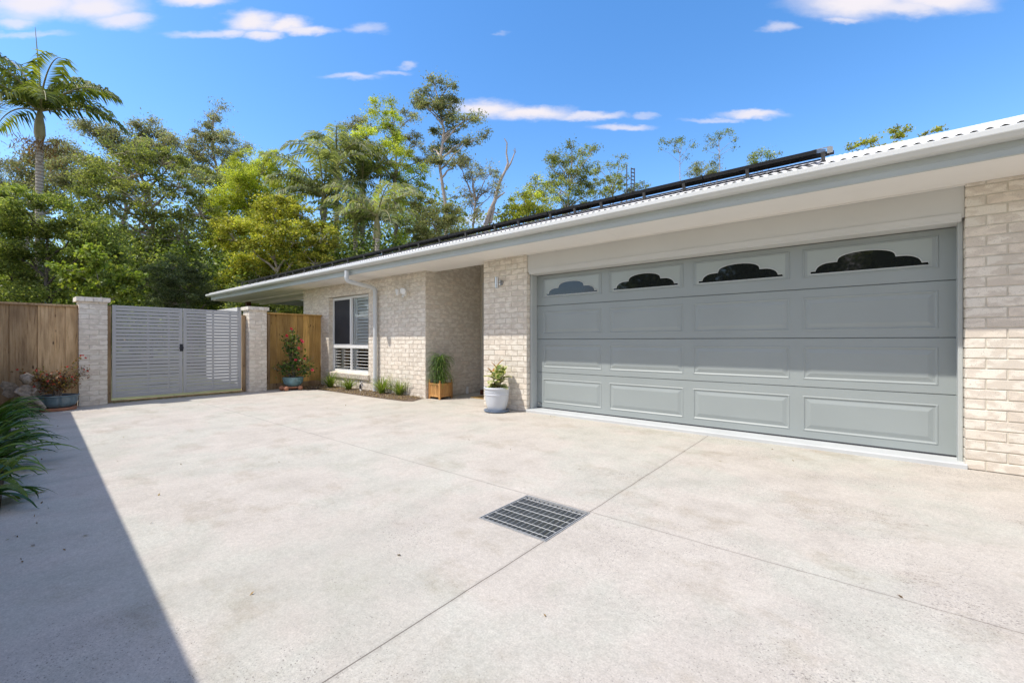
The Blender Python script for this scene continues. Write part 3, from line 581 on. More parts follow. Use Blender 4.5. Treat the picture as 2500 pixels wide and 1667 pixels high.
# ------------------------------------------------------------------ solar panels
ux = Vector((1, 0, 0)); sd = Vector((0, 1, TP)).normalized(); up = ux.cross(sd)
def roofpt(x, y, h): return Vector((x, y, ZR + (y - Y0) * TP)) + up * h
pan0 = None; NP = 14; PW = 1.0; PX1 = -.27; PY = 4.86
def make_panel():
    r = empty('solar_panel', roofpt(0, PY, 0), group='solar panels along the roof edge'); tag(r, 'x', 'solar panel')
    fm = MB(); base = r.location
    def strip(ca, cb, hx, hy): fm.obox(ca, ux, sd, up, hx, hy, .0175)
    c = base + up * .112
    fm.obox(c + sd * .0175, ux, sd, up, .492, .0175, .0175); fm.obox(c + sd * 1.632, ux, sd, up, .492, .0175, .0175); fm.obox(c + sd * .825 - ux * .4745, ux, sd, up, .0175, .789, .0175); fm.obox(c + sd * .825 + ux * .4745, ux, sd, up, .0175, .789, .0175)
    fm.build('panel_frame', M['panelframe'], r); gl = MB(); gl.obox(c + sd * .825 + up * .009, ux, sd, up, .456, .789, .004); gl.build('panel_glass', M['cell'], r); return r
pan0 = make_panel()
ords = ['first', 'second', 'third', 'fourth', 'fifth', 'sixth', 'seventh', 'eighth', 'ninth', 'tenth', 'eleventh', 'twelfth', 'thirteenth', 'last']
for i in range(NP):
    if i == 0: r = pan0; chs = []
    else:
        r = pan0.copy(); COL.objects.link(r)
        for ch in pan0.children:
            c = ch.copy(); COL.objects.link(c); c.parent = r
    r.location = roofpt(PX1 - .5 - i * PW, PY, 0)
    r['label'] = ('black framed solar panel nearest the garage pillar, at the right end of the row' if i == 0 else 'black framed solar panel at the far left end of the row on the roof' if i == NP - 1 else 'black framed solar panel, %s in the row counted from the right end' % ords[i])
rails = empty('mounting_rail', roofpt(-7, PY, 0), 'black rail on small feet carrying the solar panels along the roof edge', 'mounting rail')
for yy in (PY + .22, PY + 1.3):
    a = MB(); a.obox(roofpt(PX1 - 6.98, yy, .072), ux, sd, up, 7.06, .02, .0215); a.build('rail', M['panelframe'], rails)
a = None; a = MB(); a.obox(roofpt(PX1 - 6.98, PY + .05, .032), ux, sd, up, 7.0, .012, .008); a.build('lower_strip', M['panelframe'], rails)  # thin dark strip along the roof below the front panel edge
a = MB(); x = PX1 + .04; rr = random.Random(3)
while x > PX1 - 14:
    a = MB(); a.obox(roofpt(x, PY + .0, .052), ux, sd, up, .015, .012, .045); a.obox(roofpt(x, PY + .0, .014), ux, sd, up, .02, .02, .005); a.build('foot', M['bracket'], rails)
    x -= rr.choice((.38, .62, .45, .55))
a = None
a = MB(); a.obox(roofpt(PX1 + .09, PY + .03, .10), ux, sd, up, .02, .05, .025); a.obox(roofpt(PX1 + .03, PY + .03, .128), ux, sd, up, .07, .02, .004); a.build('end_clamp', M['galv'], rails)
# ------------------------------------------------------------------ gate pillars
GP = []
def gate_pillar(y0, label):
    x1, x0 = -10.10, -10.45; y1 = y0 + .35
    r = empty('brick_pillar', ((x0 + x1) / 2, (y0 + y1) / 2, 0), label, 'pillar', 'gate pillars')
    a = MB(); a.box(x0 + e, x1 - e, y0 + e, y1 - e, 0, 1.76); core = a.build('mortar_core', M['mortar'], r)
    a = MB(); 
    for (o, u, nn, hf) in (((x1 - e, y0), (0, 1), (1, 0), 0), ((x0 + e, y0), (0, 1), (-1, 0), 1), ((x0, y0 + e), (1, 0), (0, -1), 1), ((x0, y1 - e), (1, 0), (0, 1), 0)): slips(a, o, u, nn, .35, 0, 1.763, half=hf, seed=y0)
    a.build('brick_face', M['brick'], r); a = MB(); rs = random.Random(int(y0 * 9))
    for i in range(4):
        a.cur = rs.random(); ya = y0 - .035 + i * .105; a.box(x0 - .035, x1 + .035, ya, ya + (.101 if i < 3 else .105), 1.764, 1.838, .004)
    a.build('cap', M['brick'], r)
gate_pillar(1.0, 'cream brick gate pillar between the brown paling fence and the hinge side of the grey gate')
gate_pillar(3.57, 'cream brick gate pillar between the grey gate and the honey coloured fence')
def gate_leaf(y0, y1, label, latch):
    gx = -10.27; r = empty('gate_leaf', (gx, (y0 + y1) / 2, .1), label, 'gate', 'double gate leaves')
    a = MB(); a.box(gx - .02, gx + .02, y0, y0 + .05, .085, 1.735, .003); a.box(gx - .02, gx + .02, y1 - .05, y1, .085, 1.735, .003); a.box(gx - .019, gx + .019, y0 + .05, y1 - .05, 1.70, 1.734, .002); a.box(gx - .019, gx + .019, y0 + .05, y1 - .05, .086, .15, .002)
    for yy in ((y0 + y1) / 2 - .02, y1 - .22) : a.box(gx - .019, gx - .004, yy, yy + .03, .15, 1.70)
    a.build('frame', M['gate'], r); a = MB(); n = 24; pz = (1.70 - .15) / n
    for i in range(n): z = .15 + i * pz; a.box(gx, gx + .016, y0 + .05, y1 - .05, z + .0055, z + pz - .0055, .0015)
    a.build('slats', M['gate'], r)
    if latch:
        a = MB(); a.tube([(gx + .02, y1 - .02, .97), (gx + .05, y1 - .02, .97)], .032, 20); a.tube([(gx + .05, y1 - .02, .97), (gx + .058, y1 - .02, .97)], .014, 12); a.box(gx + .018, gx + .03, y1 - .045, y1 + .01, .90, 1.04, .004); a.build('lock', M['screen'], r)
gate_leaf(1.43, 2.445, 'left grey slatted gate leaf carrying the round black lock', True)
gate_leaf(2.46, 3.47, 'right grey slatted gate leaf hung next to the honey coloured fence side', False)
for (yy, lab) in ((1.357, 'thin timber post against the left brick gate pillar'), (3.492, 'thin timber post against the right brick gate pillar')):
    a = MB(); a.cur = .0; a.box(-10.34, -10.275, yy, yy + .065, 0, 1.66 if yy > 2 else 1.72, .003); tag(a.build('timber_post', M['fence']), lab, 'post')
a = MB(); a.cur = .0; a.box(-10.315, -10.275, 1.425, 3.485, -.05, .035, .003); tag(a.build('timber_edging', M['fence']), 'low timber edging board under the grey gate', 'edging')
# grass strip under gate
bl = []
for i in range(700):
    y = random.uniform(1.43, 3.48); x = random.uniform(-10.255, -10.18) if random.random() < .8 else random.uniform(-10.2, -10.12); bl.append(((x, y, 0), random.uniform(0, 6.28), random.uniform(.02, .06), .004, random.uniform(.4, 1.3), 1.5))
tag(ribbons('grass_strip', M['leaf'], None, bl, [(.17, .19, .05), (.25, .23, .08), (.10, .14, .03)], 3), 'ragged strip of grass growing along the foot of the gate', kind='stuff')
# ------------------------------------------------------------------ fences
def fence_x(name, x, y0, y1, top, mat, label, bw, lap=True, seed=1):
    r = empty(name, (x, (y0 + y1) / 2, 0), label, 'fence'); a = MB(); rs = random.Random(seed); y = y0; i = 0
    while y < y1 - .01:
        w_ = min(bw * rs.uniform(.95, 1.05), y1 - y); a.cur = rs.random(); pr = .016 if (i % 2 and lap) else 0; ex = .012 if (i % 2 and lap) else -.001
        ex = ex if lap and i % 2 else -.003; a.box(x - .016 + pr, x + pr, y - ex, y + w_ + ex, .13, top - .03 + rs.uniform(-.003, .003), .002); y += w_; i += 1
    a.build('palings', mat, r); a = MB(); a.cur = .4; a.box(x - .04, x + .05, y0, y1, top - .032, top, .004); a.build('capping_rail', mat, r)
    a = MB(); a.cur = .1; a.box(x - .03, x - .001, y0, y1, -.02, .135, .003); a.build('plinth_board', M['fence'], r)
    for z in (.4, 1.4): a = MB(); a.box(x - .08, x - .017, y0, y1, z, z + .07); a.build('rear_rail', mat, r)
    return r
fence_x('paling_fence', -10.22, -3.2, .995, 1.70, M['fence'], 'weathered brown timber paling fence left of the gate', .15, True, 4)
fence_x('paling_fence', -10.36, 3.925, 5.275, 1.745, M['fence2'], 'honey coloured timber paling fence between gate pillar and house wall', .15, False, 9)
a = MB(); a.cur = 0; a.box(-10.358, -10.325, 4.02, 4.075, .13, 1.70, .003); tag(a.build('fence_batten', M['fence']), 'grey weathered vertical batten on the honey coloured fence', 'batten')
# boundary fence behind the garden bed (casts the long shadow)
def fence_slope(p0, p1, top):
    r = empty('boundary_fence', (-4, -.5, 0), 'tall timber boundary fence behind the strap leaf garden bed', 'fence'); a = MB(); v = Vector(p1) - Vector(p0); Lg = v.length; u = v.normalized(); nn = Vector((-u.y, u.x, 0)); n = int(Lg / .15)
    for i in range(n): a.cur = random.random(); c = Vector(p0) + u * (i + .5) * .15; a.obox((c.x, c.y, (top - .03) / 2), u, nn, (0, 0, 1), .0752, .009, (top - .03) / 2)
    a.build('palings', M['fence'], r); a = MB(); c = Vector(p0) + v / 2; a.obox((c.x, c.y, top - .015), u, nn, (0, 0, 1), Lg / 2, .04, .0149); a.build('capping_rail', M['fence'], r)
fence_slope((-10.2, -.33, 0), (5.5, -1.17, 0), 2.05)
# ------------------------------------------------------------------ drain grate
gr = empty('drain_grate', ((GX0 + GX1) / 2, (GY0 + GY1) / 2, 0), 'square galvanised steel drain grate set in the driveway', 'drain grate')
a = MB(); t = .006
for (x0, x1, y0, y1) in ((GX0, GX1, GY0, GY0 + t), (GX0, GX1, GY1 - t, GY1), (GX0, GX0 + t, GY0 + t, GY1 - t), (GX1 - t, GX1, GY0 + t, GY1 - t)): a.box(x0 + .0005, x1 - .0005, y0 + .0005, y1 - .0005, -.05, .004)
a.build('frame', M['galv'], gr); a = MB(); t2 = .005; i0 = .014
for (x0, x1, y0, y1) in ((GX0 + i0, GX1 - i0, GY0 + i0, GY0 + i0 + t2), (GX0 + i0, GX1 - i0, GY1 - i0 - t2, GY1 - i0), (GX0 + i0, GX0 + i0 + t2, GY0 + i0 + t2, GY1 - i0 - t2), (GX1 - i0 - t2, GX1 - i0, GY0 + i0 + t2, GY1 - i0 - t2)): a.box(x0, x1, y0, y1, -.03, .003)
nb = 13
for i in range(1, nb): x = GX0 + i0 + (GX1 - GX0 - 2 * i0) * i / nb; a.box(x - .0012, x + .0012, GY0 + i0 + t2, GY1 - i0 - t2, -.025, .0)
a.build('bars', M['galv'], gr)
for i in range(6):
    a = MB()
    y = GY0 + .055 + i * (GY1 - GY0 - .10) / 5.2; 
    for k in range(nb * 2): x = GX0 + i0 + (GX1 - GX0 - 2 * i0) * k / (nb * 2); x2 = GX0 + i0 + (GX1 - GX0 - 2 * i0) * (k + 1) / (nb * 2); z = .0005; a.tube([(x, y + (.0012 if k % 2 else -.0012), z), (x2, y + (.0012 if not k % 2 else -.0012), z)], .0030, 6, False)
    a.build('cross_rod', M['galv'], gr)
a = MB(); a.cur = .5
a.add([(GX0, GY0, 0), (GX1, GY0, 0), (GX1, GY1, 0), (GX0, GY1, 0), (GX0, GY0, -.45), (GX1, GY0, -.45), (GX1, GY1, -.45), (GX0, GY1, -.45)], [(0, 1, 5, 4), (1, 2, 6, 5), (2, 3, 7, 6), (3, 0, 4, 7), (4, 5, 6, 7)])
a.v = [(x, y, z - .02) for x, y, z in a.v]
M['pit'] = simple('pit_concrete', (.035, .04, .05), .8, .3, 8); a.build('pit', M['pit'], gr)
# ------------------------------------------------------------------ mulch bed at the wall
mp = [(-10.3, 5.26), (-10.3, 4.62), (-9.6, 4.55)] + [tuple(at(x, 833.5 + F * H / ((F * H) / (y - 833.5)), (F * H) / (y - 833.5))[:2]) for (x, y) in ((770, 950.5), (820, 957), (882, 966), (940, 974), (985, 979.5), (1008, 980))] + [(-6.42, 5.27)]
a = MB(); n = len(mp); a.add([(x, y, .004) for x, y in mp] , [tuple(range(n))]); 
cxy = Vector((-8.4, 5.1, 0)); ring = [(cxy.x + (x - cxy.x) * .93, cxy.y + (y - cxy.y) * .8, .03) for x, y in mp]
a.add([(x, y, .005) for x, y in mp] + ring, [(i, (i + 1) % n, n + (i + 1) % n, n + i) for i in range(n)] + [tuple(range(n, 2 * n))], True); 
bed = a.build('mulch_bed', M['mulch']); tag(bed, kind='stuff'); bed['label'] = 'brown bark mulch bed along the foot of the window wall'
def inpoly(x, y, P):
    c = False; j = len(P) - 1
    for i in range(len(P)):
        if (P[i][1] > y) != (P[j][1] > y) and x < (P[j][0] - P[i][0]) * (y - P[i][1]) / (P[j][1] - P[i][1]) + P[i][0]: c = not c
        j = i
    return c
P_ = []; 
while len(P_) < 3800:
    x, y = random.uniform(-10.3, -6.4), random.uniform(4.3, 5.27)
    if inpoly(x, y, mp): P_.append((x, y, .02 + random.uniform(0, .022)))
P_ = np.array(P_); q = leafquads(P_, np.full(len(P_), .028), .5, 0, 2.2, .05)
o = quads('bark_chips', q, lerpcol([(.30, .20, .12), (.14, .09, .05), (.42, .31, .20), (.10, .07, .05), (.5, .42, .32)], len(P_)), M['petal'], None)
tag(o, 'loose bark chips scattered over the garden bed below the window', kind='stuff')
# lomandra tufts
tufts = [(775, 939, .30, 'darker grassy tuft beside the blue pot, leftmost of the row', .6), (806, 948, .34, 'bright grassy tuft under the left end of the window sill', 1), (851, 954, .28, 'bright grassy tuft under the right half of the window sill', 1), (934, 963.5, .36, 'bright grassy tuft just right of the downpipe foot', 1), (974.5, 968, .33, 'bright grassy tuft farthest right, near the timber planter', 1)]  # last value scales the blade colours, darker for the leftmost
for (x, y, h, lab, k) in tufts:
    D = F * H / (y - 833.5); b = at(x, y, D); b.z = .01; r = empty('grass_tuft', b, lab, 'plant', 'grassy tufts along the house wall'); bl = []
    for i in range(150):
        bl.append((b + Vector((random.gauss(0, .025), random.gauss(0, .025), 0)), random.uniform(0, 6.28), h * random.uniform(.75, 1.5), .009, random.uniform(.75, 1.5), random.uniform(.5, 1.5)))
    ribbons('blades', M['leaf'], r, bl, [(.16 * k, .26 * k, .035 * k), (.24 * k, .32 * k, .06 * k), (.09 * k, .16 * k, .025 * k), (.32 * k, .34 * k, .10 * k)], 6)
# ------------------------------------------------------------------ figurines
def blobby(name, mat, parts, voxel, parent=None, label=None, cat=None, loc=None):
    a = MB()
    for p in parts:
        if p[0] == 's': a.sphere(p[1], p[2], p[3] if len(p) > 3 else (1, 1, 1))
        elif p[0] == 't': a.tube(p[1], p[2], 12)
        elif p[0] == 'l': a.lathe(p[1], p[2], 24)
    o = a.build(name, mat, parent); rm_ = o.modifiers.new('remesh', 'REMESH'); rm_.mode = 'VOXEL'; rm_.voxel_size = voxel; rm_.use_smooth_shade = True
    sm = o.modifiers.new('smooth', 'SMOOTH'); sm.iterations = 2; sm.factor = .5
    if label: tag(o, label, cat)
    return o
D = F * H / (957 - 833.5); fb = at(881, 957, D); fb.z = .02
def V3(x, y, z): return fb + Vector((x, y, z))
fig = empty('animal_figurine', fb, 'small black and white upright animal figurine standing in the mulch below the window', 'figurine')
blobby('body', M['blotch'], [('t', [V3(0, 0, .0), V3(0, 0, .03), V3(-.005, 0, .08), V3(0, 0, .13), V3(.015, 0, .16), V3(.02, 0, .18)], [.030, .032, .036, .032, .022, .018]), ('s', V3(.024, 0, .205), .030, (1, .9, .95)), ('t', [V3(.035, 0, .205), V3(.065, -.01, .20)], [.018, .008]), ('s', V3(.018, .018, .232), .012), ('s', V3(.018, -.018, .232), .012),
   ('t', [V3(.02, .025, .15), V3(.045, .02, .12), V3(.05, .0, .10)], [.014, .011, .010]), ('t', [V3(.02, -.025, .15), V3(.045, -.02, .12), V3(.05, .0, .10)], [.014, .011, .010]), ('s', V3(.02, .02, .012), .022, (1.4, .8, .6)), ('s', V3(.02, -.02, .012), .022, (1.4, .8, .6)), ('t', [V3(-.02, 0, .03), V3(-.055, .01, .03), V3(-.07, .01, .09)], [.014, .013, .010])], .004, fig)
a = MB(); a.tube([V3(.016, 0, .168), V3(.022, 0, .182)], .026, 16); a.build('collar', M['white'], fig)
# garden fairy statue
sbp = Vector((-9.83, .40, 0))
def S3(x, y, z): return sbp + Vector((x, y, z))
fairy = empty('fairy_statue', sbp, 'weathered stone winged fairy girl statue behind the strap leaves by the brown fence', 'statue')
blobby('body', M['stone'], [('l', [(.001, 0), (.15, 0), (.15, .14), (.12, .17), (.001, .17)], S3(-.02, 0, 0)), ('l', [(.001, .16), (.15, .17), (.13, .22), (.10, .28), (.07, .34), (.065, .40), (.04, .43), (.001, .44)], S3(0, 0, 0)), ('t', [S3(0, 0, .40), S3(.02, 0, .47)], [.035, .03]), ('s', S3(.035, .01, .505), .062, (.95, .92, 1.08)), ('s', S3(.005, 0, .535), .072, (1, 1, .85)), ('t', [S3(.03, -.06, .56), S3(.03, .02, .585), S3(.04, .09, .55)], [.02, .03, .015]),
   ('t', [S3(.02, -.07, .39), S3(.07, -.10, .33), S3(.11, -.05, .29)], [.028, .024, .018]), ('t', [S3(.02, .07, .39), S3(.07, .10, .33), S3(.11, .06, .29)], [.028, .024, .018]), ('t', [S3(.06, -.05, .20), S3(.16, -.04, .20), S3(.20, -.03, .10), S3(.22, -.03, .06)], [.05, .042, .03, .025]), ('t', [S3(.06, .06, .20), S3(.16, .10, .19), S3(.19, .16, .11), S3(.20, .19, .06)], [.06, .045, .032, .025]), ('s', S3(.09, .01, .505), .012)], .009, fairy)
for sgn in (-1, 1):
    a = MB(); pts = [(.03, 0), (.10, .10), (.22, .14), (.25, .07), (.21, .0), (.23, -.06), (.17, -.12), (.08, -.10)]
    y_ = [S3(-.05 - u * .25, sgn * u, .36 + v) for u, v in pts]; y2 = [p + Vector((-.018, 0, 0)) for p in y_]; n = len(pts)
    a.add(y_ + y2, [tuple(range(n)), tuple(range(2 * n - 1, n - 1, -1))] + [(i, i + n, (i + 1) % n + n, (i + 1) % n) for i in range(n)]); a.build('wing', M['stone'], fairy)
# ------------------------------------------------------------------ pots
def leafset(name, mat, parent, pts, size, cols, aspect=.5, droop=0, up=.7): return quads(name, leafquads(np.array([list(p) for p in pts]), np.full(len(pts), size), aspect, droop, up), lerpcol(cols, len(pts)), mat, parent)
# white pot
wp = Vector((-4.35, 5.02, 0)); r = empty('potted_plant', wp, 'white glazed pot with a variegated rubber plant beside the garage pillar', 'potted plant')
a = MB(); a.lathe([(.001, .0), (.17, .0), (.195, .012), (.205, .03), (.200, .034), (.185, .02), (.001, .018)], wp, 48); a.build('saucer', M['saucer'], r)
a = MB(); a.lathe([(.001, .02), (.125, .02), (.138, .035), (.160, .10), (.178, .18), (.186, .25), (.188, .262), (.194, .267), (.190, .275), (.187, .285), (.189, .315), (.194, .322), (.190, .330), (.190, .345), (.198, .352), (.205, .362), (.204, .378), (.196, .385), (.184, .382), (.178, .36), (.170, .34), (.001, .338)], wp, 64)
a.build('pot', M['whitepot'], r); a = MB()
for k in range(60):
    th = 2 * PI * k / 60; a.sphere(wp + Vector((.188 * math.cos(th), .188 * math.sin(th), .30 + .006 * math.sin(k * 1.9))), .007, (1, 1, 1), 6, 4)
a.build('relief_band', M['whitepot'], r); a = MB(); a.lathe([(.001, .352), (.172, .35)], wp, 32); a.build('soil', M['soil'], r)
def bigleaf(Q, C, base, az, el, ln, wd, cin, cout, curl=.6):
    ns = 6; d_ = Vector((math.cos(az), math.sin(az), 0)); side = Vector((-math.sin(az), math.cos(az), 0)); p = Vector(base); rows = []
    for i in range(ns + 1):
        t = i / ns; wv = wd * .5 * math.sin(PI * min(1, t * .93 + .05)) ** .75; e_ = el - curl * t; u = -d_ * math.sin(e_) + Vector((0, 0, 1)) * math.cos(e_)
        rows.append([p + side * (wv * s_) + u * (abs(s_) * wv * .3) for s_ in (-1, -.6, 0, .6, 1)]); p = p + (d_ * math.cos(e_) + Vector((0, 0, 1)) * math.sin(e_)) * ln / ns
    for i in range(ns):
        for j in range(4):
            Q.append([list(rows[i][j]), list(rows[i][j + 1]), list(rows[i + 1][j + 1]), list(rows[i + 1][j])]); edge = j in (0, 3) or (i == 0 or i == ns - 1); k = random.uniform(.85, 1.15)
            cc = cout if (edge or random.random() < .12) else cin; C.append([v * k for v in cc])
Q = []; C = []; stems = MB()
for (sx, sy, top) in ((0, 0, .70), (-.11, .02, .58), (.06, .05, .56), (.08, -.06, .52)):
    b0 = wp + Vector((sx * .4, sy * .4, .34)); b1 = wp + Vector((sx, sy, top)); stems.tube([b0, (b0 + b1) / 2 + Vector((.01, 0, 0)), b1], [.010, .008, .005], 6)
    n = 9
    for i in range(n):
        t = (i + 1) / n; b = b0.lerp(b1, t); az = i * 2.4 + sx * 20; red = t > .86 and sx <= 0
        bigleaf(Q, C, b, az, -.1 + t * 1.15 + random.uniform(-.2, .2), random.uniform(.15, .20) * (1 if not red else .9), (.135 if not red else .055), (.13, .20, .05) if not red else (.40, .15, .06), (.56, .56, .32) if not red else (.50, .30, .10), .9 if not red else .2)
quads('foliage', np.array(Q), np.array(C), M['glossleaf'], r); stems.build('stem', M['bark'], r)
# timber planter with pony tail palm
bx0, bx1, by0, by1 = -6.355, -6.03, 5.335, 5.665; pc = Vector(((bx0 + bx1) / 2, (by0 + by1) / 2, 0)); r = empty('planter_box', pc, 'square timber planter box with a drooping ponytail palm in the entry corner', 'planter')
a = MB(); rs = random.Random(2)
for (sx, sy) in ((0, 0), (1, 0), (0, 1), (1, 1)):
    a = MB(); a.cur = rs.random(); x = bx0 + sx * (bx1 - bx0 - .035); y = by0 + sy * (by1 - by0 - .035); a.box(x, x + .035, y, y + .035, 0, .315, .004); a.sphere((x + .0175, y + .0175, .345), .018); a.tube([(x + .0175, y + .0175, .315), (x + .0175, y + .0175, .335)], .009, 8); a.build('post', M['timber'], r)
a = MB()
for (za, zb) in ((.045, .085), (.265, .30)):
    a.cur = rs.random(); a.box(bx0 + .036, bx1 - .036, by0 + .006, by0 + .026, za, zb, .002); a.box(bx0 + .036, bx1 - .036, by1 - .026, by1 - .006, za, zb, .002); a.box(bx0 + .006, bx0 + .026, by0 + .036, by1 - .036, za, zb, .002); a.box(bx1 - .026, bx1 - .006, by0 + .036, by1 - .036, za, zb, .002)
a.build('rail', M['timber'], r); a = MB(); n = 4; w_ = (bx1 - bx0 - .07) / n
for i in range(n):
    for (fx) in (0, 1):
        a.cur = rs.random(); x = bx0 + .035 + i * w_; y = by0 + .035 + i * (by1 - by0 - .07) / n; yy = by0 + .013 if fx == 0 else by1 - .023; xx = bx1 - .023 if fx == 0 else bx0 + .013
        a.box(x + .001, x + w_ - .002, yy, yy + .010, .086, .264, .001); a.box(xx, xx + .010, y + .001, y + w_ - .002, .086, .264, .001)
a.build('boards', M['timber'], r); a = MB(); a.box(bx0 + .03, bx1 - .03, by0 + .03, by1 - .03, .08, .25); a.build('soil', M['soil'], r)
a = MB(); a.lathe([(.001, .24), (.05, .25), (.055, .29), (.03, .34), (.016, .42), (.014, .60), (.001, .61)], pc, 14); a.build('stem', M['bark'], r); bl = []
for i in range(520):
    zz = random.choice((.30, .36, .44, .52, .60, .66, .68)); bl.append((pc + Vector((random.gauss(0, .01), random.gauss(0, .01), zz + random.uniform(-.04, .03))), random.uniform(0, 6.28), random.uniform(.22, .44), .010, random.uniform(.7, 1.5), random.uniform(2.9, 3.8)))
ribbons('foliage', M['leaf'], r, bl, [(.14, .24, .05), (.09, .17, .04), (.24, .33, .10), (.06, .12, .03)], 9)
# bowl with hibiscus
hp = Vector((-9.96, 4.42, 0)); r = empty('potted_hibiscus', hp, 'blue green glazed bowl with a tall red flowering hibiscus before the honey fence', 'potted plant')
a = MB(); a.lathe([(.001, .03), (.16, .03), (.19, .045), (.195, .075), (.185, .078), (.001, .07)], hp, 36); a.build('saucer', M['terracotta'], r)
a = MB(); a.lathe([(.001, .075), (.12, .075), (.15, .09), (.195, .15), (.213, .22), (.214, .262), (.222, .27), (.222, .282), (.205, .284), (.198, .26), (.001, .255)], hp, 48); a.build('pot', M['celadon'], r)
a = MB(); a.lathe([(.001, .266), (.198, .264)], hp, 24); a.build('soil', M['soil'], r)
def bush(r, base, limbs, leafsize, nleaf, cols, flowers, fcol, stemr=.008, fsize=.045, mat='leaf'):
    st = MB(); pts = []; ends = []
    for (dx, dy, dz, spread, k) in limbs:
        tip = base + Vector((dx, dy, dz)); m1 = base + Vector((dx * .35 + random.uniform(-.03, .03), dy * .35 + random.uniform(-.03, .03), dz * .55)); cur = [base + Vector((random.uniform(-.04, .04), random.uniform(-.04, .04), 0)), m1, (m1 + tip) / 2 + Vector((random.uniform(-.02, .02), 0, 0)), tip]
        st.tube(cur, [stemr, stemr * .8, stemr * .6, stemr * .3], 5)
        for i in range(int(nleaf * k)):
            t = random.random() ** .6; p = m1.lerp(tip, t); pts.append(p + Vector((random.gauss(0, spread), random.gauss(0, spread), random.gauss(0, spread * .9))))
        for i in range(int(9 * k)):
            p = m1.lerp(tip, random.random()); q_ = p + Vector((random.gauss(0, spread), random.gauss(0, spread), random.uniform(0, spread * 1.5))); st.tube([p, q_], [stemr * .4, stemr * .2], 4); ends.append(q_)
    st.build('stem', M['bark'], r); leafset('foliage', M[mat], r, pts, leafsize, cols, .62, .1, .8)
    f0 = None
    for p in flowers:
        if f0 is None:
            Q = []; C = []
            for k in range(5):
                az = k * 2 * PI / 5; bigleaf(Q, C, Vector((0, 0, 0)), az, .75, fsize, fsize * .95, fcol[0], fcol[1], .9)
            fo = quads('flower', np.array(Q), np.array(C), M['petal'], None); f0 = fo
        else: fo = f0.copy(); COL.objects.link(fo)
        fo.parent = r; fo.location = p - r.location; fo.rotation_euler = (random.uniform(.6, 1.4), random.uniform(-.3, .3), random.uniform(.6, 2.2))
hb_ = hp + Vector((0, 0, .26))
def hz(x, y): q_ = at(x, y, 9.55); return q_
tips = [(713, 806, .035, 1.3), (695, 822, .05, 1.2), (728, 822, .045, 1.2), (706, 850, .06, 1.2), (722, 845, .06, 1), (700, 885, .08, 1.8), (755, 880, .08, 1.6), (762, 900, .06, 1.3), (745, 905, .07, 1.3), (735, 875, .08, 1.4), (680, 892, .04, .5), (662, 897, .04, .35), (690, 905, .07, 1.2), (715, 890, .09, 1.6), (725, 860, .06, 1), (712, 825, .05, 1)]
lim = [tuple(hz(x, y) - hb_) + (s_, k) for (x, y, s_, k) in tips]
bush(r, hb_, lim, .055, 62, [(.045, .10, .018), (.08, .16, .03), (.03, .07, .015), (.16, .22, .05)], [hz(*p) + Vector((.06, -.05, 0)) for p in ((713, 804), (702, 820), (737, 831), (741, 835), (731, 850), (725, 879), (731, 903), (764, 903.5), (746, 877))], ((.50, .02, .05), (.62, .10, .14)), .010, .042)
for i, (x, y, lab) in enumerate(((688, 948, 'reddish stone ball behind the left edge of the hibiscus saucer'), (698.5, 949.5, 'pale orange stone ball in front of the left side of the hibiscus saucer'), (733.5, 947, 'orange stone ball at the right side of the hibiscus saucer'))):
    D = F * H / (y + 5 - 833.5); p = at(x, y, D); a = MB(); a.sphere((p.x, p.y, .052), .055, (1, 1, .94), 20, 12); tag(a.build('stone_ball', M['terracotta']), lab, 'stone ball', 'terracotta balls round the hibiscus bowl')
# slate bowl with red flowers
sp_ = Vector((-9.90, .74, 0)); r = empty('potted_shrub', sp_, 'slate blue lobed bowl with a small red flowering shrub beside the left gate pillar', 'potted plant')
a = MB(); a.lathe([(.001, 0), (.215, 0), (.225, .04), (.215, .045), (.001, .04)], sp_, 36); a.build('saucer', M['terracotta'], r)
a = MB(); a.lathe([(.001, .046), (.16, .046), (.20, .07), (.232, .13), (.235, .19), (.238, .215), (.25, .225), (.25, .238), (.232, .24), (.22, .215), (.001, .21)], sp_, 80, 9, .05); a.build('pot', M['bluepot'], r)
a = MB(); a.lathe([(.001, .222), (.22, .22)], sp_, 24); a.build('soil', M['soil'], r)
b_ = sp_ + Vector((0, 0, .22)); lim = []
for i in range(26):
    az = random.uniform(0, 6.28); rr_ = random.uniform(.05, .36); lim.append((math.cos(az) * rr_ * .6, math.sin(az) * rr_ * 1.0, random.uniform(.18, .52) * (1 - rr_ * .5), .055, 1))
lim += [(.1, .25, .62, .02, .5), (.0, -.42, .42, .03, .6)]
fls = [b_ + Vector((l[0] + random.uniform(-.03, .05), l[1], l[2] + .02)) for l in lim for _ in range(2) if random.random() < .8] + [b_ + Vector((.16, .27, .64)), b_ + Vector((.14, .30, .60)), b_ + Vector((.22, -.12, .26)), b_ + Vector((.24, -.10, .25))]
bush(r, b_, lim, .030, 70, [(.13, .14, .035), (.26, .22, .07), (.07, .09, .025), (.32, .12, .05), (.22, .05, .035), (.12, .06, .03)], fls[:46], ((.42, .03, .03), (.5, .08, .06)), .006, .019)
